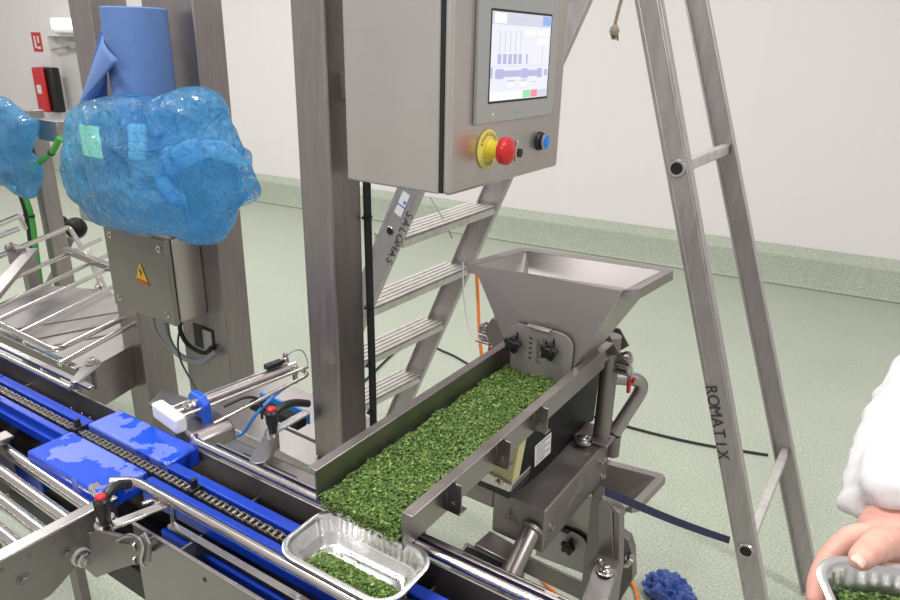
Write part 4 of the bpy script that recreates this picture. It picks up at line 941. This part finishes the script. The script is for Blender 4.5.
# ================================================================== HERBS AND TRAYS
def flakes(name, spots, size, m=HERB):
    vs, fs, cs = [], [], []
    for p in spots:
        s = size*random.uniform(.55, 1.35); w_ = s*random.uniform(.35, .75)
        q = Quaternion((random.gauss(0, 1), random.gauss(0, 1), random.gauss(0, 1), random.gauss(0, 1))).normalized()
        e = Quaternion(V((random.uniform(-1, 1), random.uniform(-1, 1), 0)).normalized(), random.gauss(0, .55)) @ Quaternion((0, 0, 1), random.uniform(0, 6.28))
        n = len(vs); bnd = random.uniform(-.3, .3)*s
        for x, y, z in ((-s/2, 0, 0), (0, -w_/2, bnd), (s/2, 0, 0), (0, w_/2, bnd)): vs.append(tuple(p+e @ V((x, y, z))))
        fs += [(n, n+1, n+2), (n, n+2, n+3)]; cs += [min(1, max(0, random.gauss(.5, .24)))]*2
    me = bpy.data.meshes.new(name); me.from_pydata(vs, [], fs); me.materials.append(m)
    at_ = me.attributes.new('leaf', 'FLOAT', 'FACE'); at_.data.foreach_set('value', cs)
    o = bpy.data.objects.new(name, me); COL.objects.link(o); return o
def mass(name, f, nu, nv, parent):
    vs = [f(i/nu, j/nv) for j in range(nv+1) for i in range(nu+1)]
    fs = [(j*(nu+1)+i, j*(nu+1)+i+1, (j+1)*(nu+1)+i+1, (j+1)*(nu+1)+i) for j in range(nv) for i in range(nu)]
    return MB().add(vs, fs).build(name, HERBB, parent, angle=180)
def hz(x, y):
    e = (x-XI0)/(XI1-XI0); h = .013+.006*noise.noise(V((x*22, y*22, 3)))
    h *= min(1, max(0, (e-.015-.06*noise.noise(V((y*26, 0, 0))))/.06)); h *= min(1, (1-e)/.02+.4)
    return h
def hf(u, v):
    x = XI0+.002+(XI1-XI0-.004)*u; y = Y0+(1.16-Y0)*v; h_ = hz(x, y); return V((x, y, ZF+(h_-.002 if h_ > .0025 else -.0015)))
spots = []
while len(spots) < 15500:
    x = random.uniform(XI0+.003, XI1-.002); y = Y0-.004+(1.16-Y0)*random.random()**1.08; h = hz(x, y)
    if h < .002 and random.random() > .05: continue
    spots.append(V((x, y, ZF+.0015+h*random.uniform(.8, 1.06)+random.random()*.003)))
for k in range(500):     # tumbling over the front edge
    x = random.uniform(XI0+.012, XI1-.002); t = random.random()
    spots.append(V((x, Y0-.003-t*.004, ZF+.012-t*t*.016)))
hb = flakes('chopped_herbs', spots, .0056); tag(hb, 'thick layer of chopped green herbs filling the feeder trough', 'herbs', kind='stuff')
mo = mass('herb_layer', hf, 24, 90, None)
mo.parent = hb
def tray(name, center, rz, label, Lx=.200, Wy=.116, H=.045):
    t = thing(name, center, label, 'food tray', rz=rz)
    def rr(hx, hy, r, z, flute=0, n=10):
        P = []; cnt = 0
        segs = []
        for cx, cy, a0 in ((hx-r, hy-r, 0), (-hx+r, hy-r, 90), (-hx+r, -hy+r, 180), (hx-r, -hy+r, 270)):
            for k in range(n+1): a = math.radians(a0+90*k/n); segs.append((V((cx+r*math.cos(a), cy+r*math.sin(a), z)), V((math.cos(a), math.sin(a), 0))))
        out = []
        for i in range(len(segs)):
            p, nn_ = segs[i]; q, nq = segs[(i+1) % len(segs)]; out.append((p, nn_)); 
            if (q-p).length > .02:
                m_ = 36
                for k in range(1, m_): out.append((p.lerp(q, k/m_), nn_.lerp(nq, k/m_)))
        res = []
        for i, (p, nn_) in enumerate(out): res.append(p+nn_*(flute*(1 if i % 3 == 0 else (-.5))))
        return res
    hx, hy = Lx/2, Wy/2
    loops = [rr(hx, hy, .036, H-.0035), rr(hx+.001, hy+.001, .037, H-.001), rr(hx-.001, hy-.001, .036, H), rr(hx-.0065, hy-.0065, .031, H-.0005), rr(hx-.0085, hy-.0085, .030, H-.004),
             rr(hx-.010, hy-.010, .029, H-.007, .0010), rr(hx-.014, hy-.014, .027, H*.45, .0012), rr(hx-.0155, hy-.0155, .026, H*.40, .0), rr(hx-.017, hy-.017, .025, H*.36, .0), rr(hx-.021, hy-.021, .023, .003, .0003), rr(hx-.024, hy-.024, .020, .001), rr(hx-.030, hy-.028, .018, .0015), rr(hx-.033, hy-.031, .016, .0028), rr(hx-.036, hy-.034, .015, .0015)]
    n = len(loops[0]); vs = [p for l in loops for p in l]; fs = []
    for k in range(len(loops)-1):
        for i in range(n): fs.append((k*n+i, k*n+(i+1) % n, (k+1)*n+(i+1) % n, (k+1)*n+i))
    vs.append(V((0, 0, .0015))); fs += [((len(loops)-1)*n+i, (len(loops)-1)*n+(i+1) % n, len(vs)-1) for i in range(n)]
    X = Matrix.Rotation(rz, 4, 'Z'); X.translation = V(center)
    o = MB().add(vs, fs).build('foil_body', RIM, t, xf=X, angle=50); s = o.modifiers.new('foil', 'SOLIDIFY'); s.thickness = .0004
    return t, X
tcx = V((-.521, .5535, .904))
t1, X1 = tray('foil_tray', tcx, CR, 'aluminium tray half filled with chopped herbs, on the chain under the trough end')
spots = []
def heap(u, v):   # u along, v across, tray-local
    return max(0, 1-((u-.002)/.076)**4)*max(0, 1-((v+.016)/.027)**2)
while len(spots) < 4400:
    u = random.uniform(-.077, .077); v = random.uniform(-.043, .012); h = heap(u, v)*(.016+.004*noise.noise(V((u*60, v*60, 0))))
    if h < .0015 and random.random() > .10: continue
    spots.append(X1 @ V((u, v, .004+h*random.uniform(.6, 1.1)+random.random()*.002)))
for k in range(60): spots.append(X1 @ V((random.uniform(-.07, .07), random.uniform(-.03, .035), .0045)))
h1 = flakes('chopped_herbs', spots, .0052); tag(h1, 'small heap of chopped green herbs along the front side inside the tray on the chain', 'herbs', kind='stuff')
mm_ = mass('herb_layer', lambda u, v: X1 @ V((-.066+.134*u, -.037+.045*v, .0035+heap(-.066+.134*u, -.037+.045*v)*.010)), 24, 14, None); mm_.parent = h1

R2 = math.radians(24); U2 = V((math.cos(R2), math.sin(R2), 0)); V2 = V((math.sin(R2), -math.cos(R2), 0))
cr = at(807, 551, z=1.17); c2 = cr+U2*.100+V2*.058; c2.z = 1.17-.045
t2, X2 = tray('foil_tray', c2, R2, 'aluminium tray full of chopped herbs held by the hand in the lower right corner')
spots = []
def h2f(u, v): return max(0, 1-(abs(u)/.082)**6)*max(0, 1-(abs(v)/.045)**6)
while len(spots) < 5200:
    u = random.uniform(-.078, .078); v = random.uniform(-.041, .041)
    spots.append(X2 @ V((u, v, .010+.014*h2f(u, v)+.004*noise.noise(V((u*60, v*60, 5)))+random.random()*.006)))
h2_ = flakes('chopped_herbs', spots, .0056); tag(h2_, 'chopped green herbs filling the tray held in the hand', 'herbs', kind='stuff')
mm_ = mass('herb_layer', lambda u, v: X2 @ V((-.079+.158*u, -.042+.084*v, .009+.014*h2f(-.079+.158*u, -.042+.084*v))), 24, 14, None); mm_.parent = h2_

# ================================================================== FLOOR CLUTTER AND HOSES
o = MB().tube(smooth_pts([at(476, 262, y=1.75), at(478, 300, y=1.74), at(480, 340, y=1.70), at(488, 400, y=1.66), at(505, 460, z=.30), at(522, 530, z=.08), at(533, 565, z=.010), at(552, 590, z=.010), at(585, 612, z=.010), at(615, 606, z=.010), at(622, 585, z=.010), at(632, 583, z=.010), at(638, 600, z=.010), at(640, 625, z=.010)]), .0055, 12).build('orange_hose', ORANGE)
tag(o, 'orange hose hanging behind the hopper and curling over the floor under the feeder', 'hose')
o = MB().tube(smooth_pts([at(463, 262, y=1.9), at(464, 300, y=1.88), at(470, 330, y=1.86), at(482, 352, y=1.8), at(490, 390, y=1.8), V((-1.05, 2.3, .004))]), .0028, 8).build('thin_cable', LABEL); tag(o, 'thin white cable looping between the ladder and the hopper', 'cable')
o = MB().tube(smooth_pts([at(360, 385, z=.006), at(410, 342, z=.006), at(445, 352, z=.006), at(470, 365, z=.006), at(530, 400, z=.006), at(585, 414, z=.006), at(640, 430, z=.006), at(700, 444, z=.006), at(768, 455, z=.006)]), .006, 8).build('floor_cable', RUB); tag(o, 'black cable lying across the green floor from the ladder steps to the far ladder leg', 'cable')
a, b = at(605, 491, y=1.225), at(729, 540, y=1.612)
vs = []; N = 14
for i in range(N+1):
    t = i/N; p = a.lerp(b, t)-V((0, 0, .006*math.sin(math.pi*t))); vs += [p+V((0, 0, .011)), p-V((0, 0, .011))]
o = MB().add(vs, [(2*i, 2*i+2, 2*i+3, 2*i+1) for i in range(N)]).build('navy_strap', NAVY, flat=True); s = o.modifiers.new('webbing', 'SOLIDIFY'); s.thickness = .002
tag(o, 'dark navy strap stretched from the feeder stand to the front ladder stile', 'strap')
def crumple(name, c, r, m, label, cat):
    bm = bmesh.new(); bmesh.ops.create_icosphere(bm, subdivisions=5, radius=1)
    for v in bm.verts:
        q = v.co.copy(); d = 1-abs(noise.noise(q*1.3+V((4, 2, 7))))*2.6; e = 1-abs(noise.noise(q*2.6+V((1, 5, 3))))*2.4; f = 1-abs(noise.noise(q*6))*2
        k = .72+.13*d+.13*e+.08*f; v.co = V((q.x*r*k, q.y*r*.8*k, max(-.0, (q.z+.55)*r*.62*k)))
    me = bpy.data.meshes.new(name); bm.to_mesh(me); bm.free(); me.materials.append(m); me.shade_smooth(); me.set_sharp_from_angle(angle=math.radians(30))
    o = bpy.data.objects.new(name, me); o.location = c; COL.objects.link(o); tag(o, label, cat); return o
crumple('crumpled_gloves', at(668, 598, z=0)+V((0, 0, .001)), .085, GLOVE, 'crumpled blue disposable gloves lying on the floor beside the feeder stand', 'gloves')

# ================================================================== PERSON HOLDING THE TRAY (only the hand and sleeve reach into view)
def skin(name, verts, edges, m, parent, sub=2, root=0):
    me = bpy.data.meshes.new(name); inv = mworld(parent).inverted()
    me.from_pydata([tuple(inv @ V(p)) for p, r in verts], edges, []); me.materials.append(m)
    o = bpy.data.objects.new(name, me); COL.objects.link(o); o.parent = parent
    o.modifiers.new('skin', 'SKIN')
    for i, (p, r) in enumerate(verts):
        sv = me.skin_vertices[0].data[i]; sv.radius = (r, r) if not isinstance(r, tuple) else r; sv.use_root = (i == root)
    o.modifiers['skin'].use_smooth_shade = True
    s = o.modifiers.new('sub', 'SUBSURF'); s.levels = sub; s.render_levels = sub
    return o
wr = at(897, 516, y=.73); pa = at(882, 537, y=.70); kn_i = at(850, 537, y=.672)
el = at(948, 375, y=.90); sh = V((.34, 1.02, 1.43))
pe = thing('person', V((.52, 1.05, 0)), 'person in a white work coat reaching in at the right edge, holding a tray', 'person')
Vt = [(V((.52, 1.10, .98)), .15), (V((.52, 1.09, 1.18)), (.16, .12)), (V((.52, 1.08, 1.40)), (.15, .11)), (V((.52, 1.07, 1.52)), .050), (V((.515, 1.055, 1.58)), .050), (V((.51, 1.03, 1.70)), .085),
      (sh, .065), (el, .042), (wr+(el-wr)*.15, .027), (wr, .026), (pa, (.024, .020)),
      (kn_i, .0125), (at(828, 558, y=.652), .0112), (at(817, 582, y=.632), .0100), (at(815, 606, y=.615), .0085),
      (V((.70, 1.08, 1.43)), .065), (V((.78, 1.05, 1.18)), .042), (V((.76, .92, 1.0)), .028), (V((.75, .86, .98)), .024)]
Ed = [(0, 1), (1, 2), (2, 3), (3, 4), (4, 5), (2, 6), (6, 7), (7, 8), (8, 9), (9, 10), (10, 11), (11, 12), (12, 13), (13, 14), (2, 15), (15, 16), (16, 17), (17, 18)]
off = len(Vt)
for k in (1, 2, 3):     # middle, ring and little finger curl beneath the tray
    Vt += [(kn_i+V((.016*k, .012*k-.004, -.024-.004*k)), .0115-.0007*k), (V((.030+.019*k, .625+.010*k, 1.108)), .0098-.0006*k), (V((.042+.019*k, .580+.010*k, 1.1125)), .0088-.0006*k), (V((.052+.019*k, .555+.010*k, 1.113)), .0078-.0006*k)]
    Ed += [(10, off), (off, off+1), (off+1, off+2), (off+2, off+3)]; off += 4
th = [(at(888, 541, y=.680), .0180), (at(876, 546, y=.642), .0150), (at(864, 555, y=.608), .0118), (at(855, 564.5, y=.590), .0102)]
Vt += th; Ed += [(10, off), (off, off+1), (off+1, off+2), (off+2, off+3)]; tip_i = off+3
body = skin('body', Vt, Ed, SKIN, pe)
tipv, pre = th[3][0], th[2][0]
dT = (tipv-pre).normalized(); toc = (V((0, 0, EYE))-tipv).normalized(); nrm = (toc-dT*toc.dot(dT)).normalized(); sdv = dT.cross(nrm)
vs, fs = [], []
for i in range(9):
    for j in range(9):
        a = -1+i/4; b = -1+j/4; r = 1/max(1e-6, (abs(a)**3+abs(b)**3)**(1/3)) if (abs(a)**3+abs(b)**3) > 1 else 1
        a_, b_ = a*r, b*r
        vs.append(tipv+dT*(.002+a_*.0068)+sdv*b_*.0064+nrm*(.0098+.0006-.0030*b_*b_-.0016*a_*a_))
for i in range(8):
    for j in range(8): fs.append((i*9+j, i*9+j+1, (i+1)*9+j+1, (i+1)*9+j))
o = MB().add(vs, fs).build('thumbnail', NAIL, pe); sm = o.modifiers.new('t', 'SOLIDIFY'); sm.thickness = .0015
cuff = wr.lerp(el, .02)
Cv = [(V((.52, 1.10, .62)), (.20, .15)), (V((.52, 1.10, .98)), (.18, .14)), (V((.52, 1.09, 1.18)), (.185, .135)), (V((.52, 1.08, 1.40)), (.16, .115)), (V((.52, 1.07, 1.50)), .070),
      (sh+V((0, 0, .0)), .085), (el+V((.0, .01, .01)), .058), (wr.lerp(el, .6), .062), (wr.lerp(el, .30), .060), (cuff, .056), (cuff+(wr-el).normalized()*.012, .052),
      (V((.70, 1.08, 1.43)), .085), (V((.79, 1.06, 1.18)), .064), (V((.765, .95, 1.03)), .050)]
Ce = [(0, 1), (1, 2), (2, 3), (3, 4), (3, 5), (5, 6), (6, 7), (7, 8), (8, 9), (9, 10), (3, 11), (11, 12), (12, 13)]
ct = skin('white_coat', Cv, Ce, COAT, pe, 3)
tx = bpy.data.textures.new('creases', 'CLOUDS'); tx.noise_scale = .038; tx.noise_depth = 3
dm = ct.modifiers.new('creases', 'DISPLACE'); dm.texture = tx; dm.strength = .034; dm.mid_level = .5; dm.texture_coords = 'LOCAL'
skin('dark_sleeve_lining', [(cuff+(wr-el).normalized()*.004, .047), (cuff+(wr-el).normalized()*.020, .040)], [(0, 1)], DARK, pe, 2) if False else None
skin('trousers', [(V((.52, 1.10, .92)), .13), (V((.43, 1.10, .80)), .085), (V((.42, 1.08, .48)), .062), (V((.42, 1.10, .10)), .048), (V((.61, 1.10, .80)), .085), (V((.62, 1.12, .48)), .062), (V((.62, 1.13, .10)), .048)], [(0, 1), (1, 2), (2, 3), (0, 4), (4, 5), (5, 6)], WHITE, pe)
for x, y in ((.42, 1.06), (.62, 1.09)): skin('shoe', [(V((x, y+.06, .048)), .045), (V((x, y-.12, .034)), .034)], [(0, 1)], DARK, pe)
o = MB().lathe((.51, 1.045, 1.60), (0, -.15, 1), [(.094, .06), (.104, .09), (.106, .13), (.09, .18), (.05, .205), (.01, .21)], 28).build('hair_cap', COAT, pe)
for sx_ in (-1, 1): MB().lathe((.51+.03*sx_, .955, 1.695), (0, -1, 0), [(.012, 0), (.010, .004), (.004, .006)], 16).build('eye', BLACK, pe)
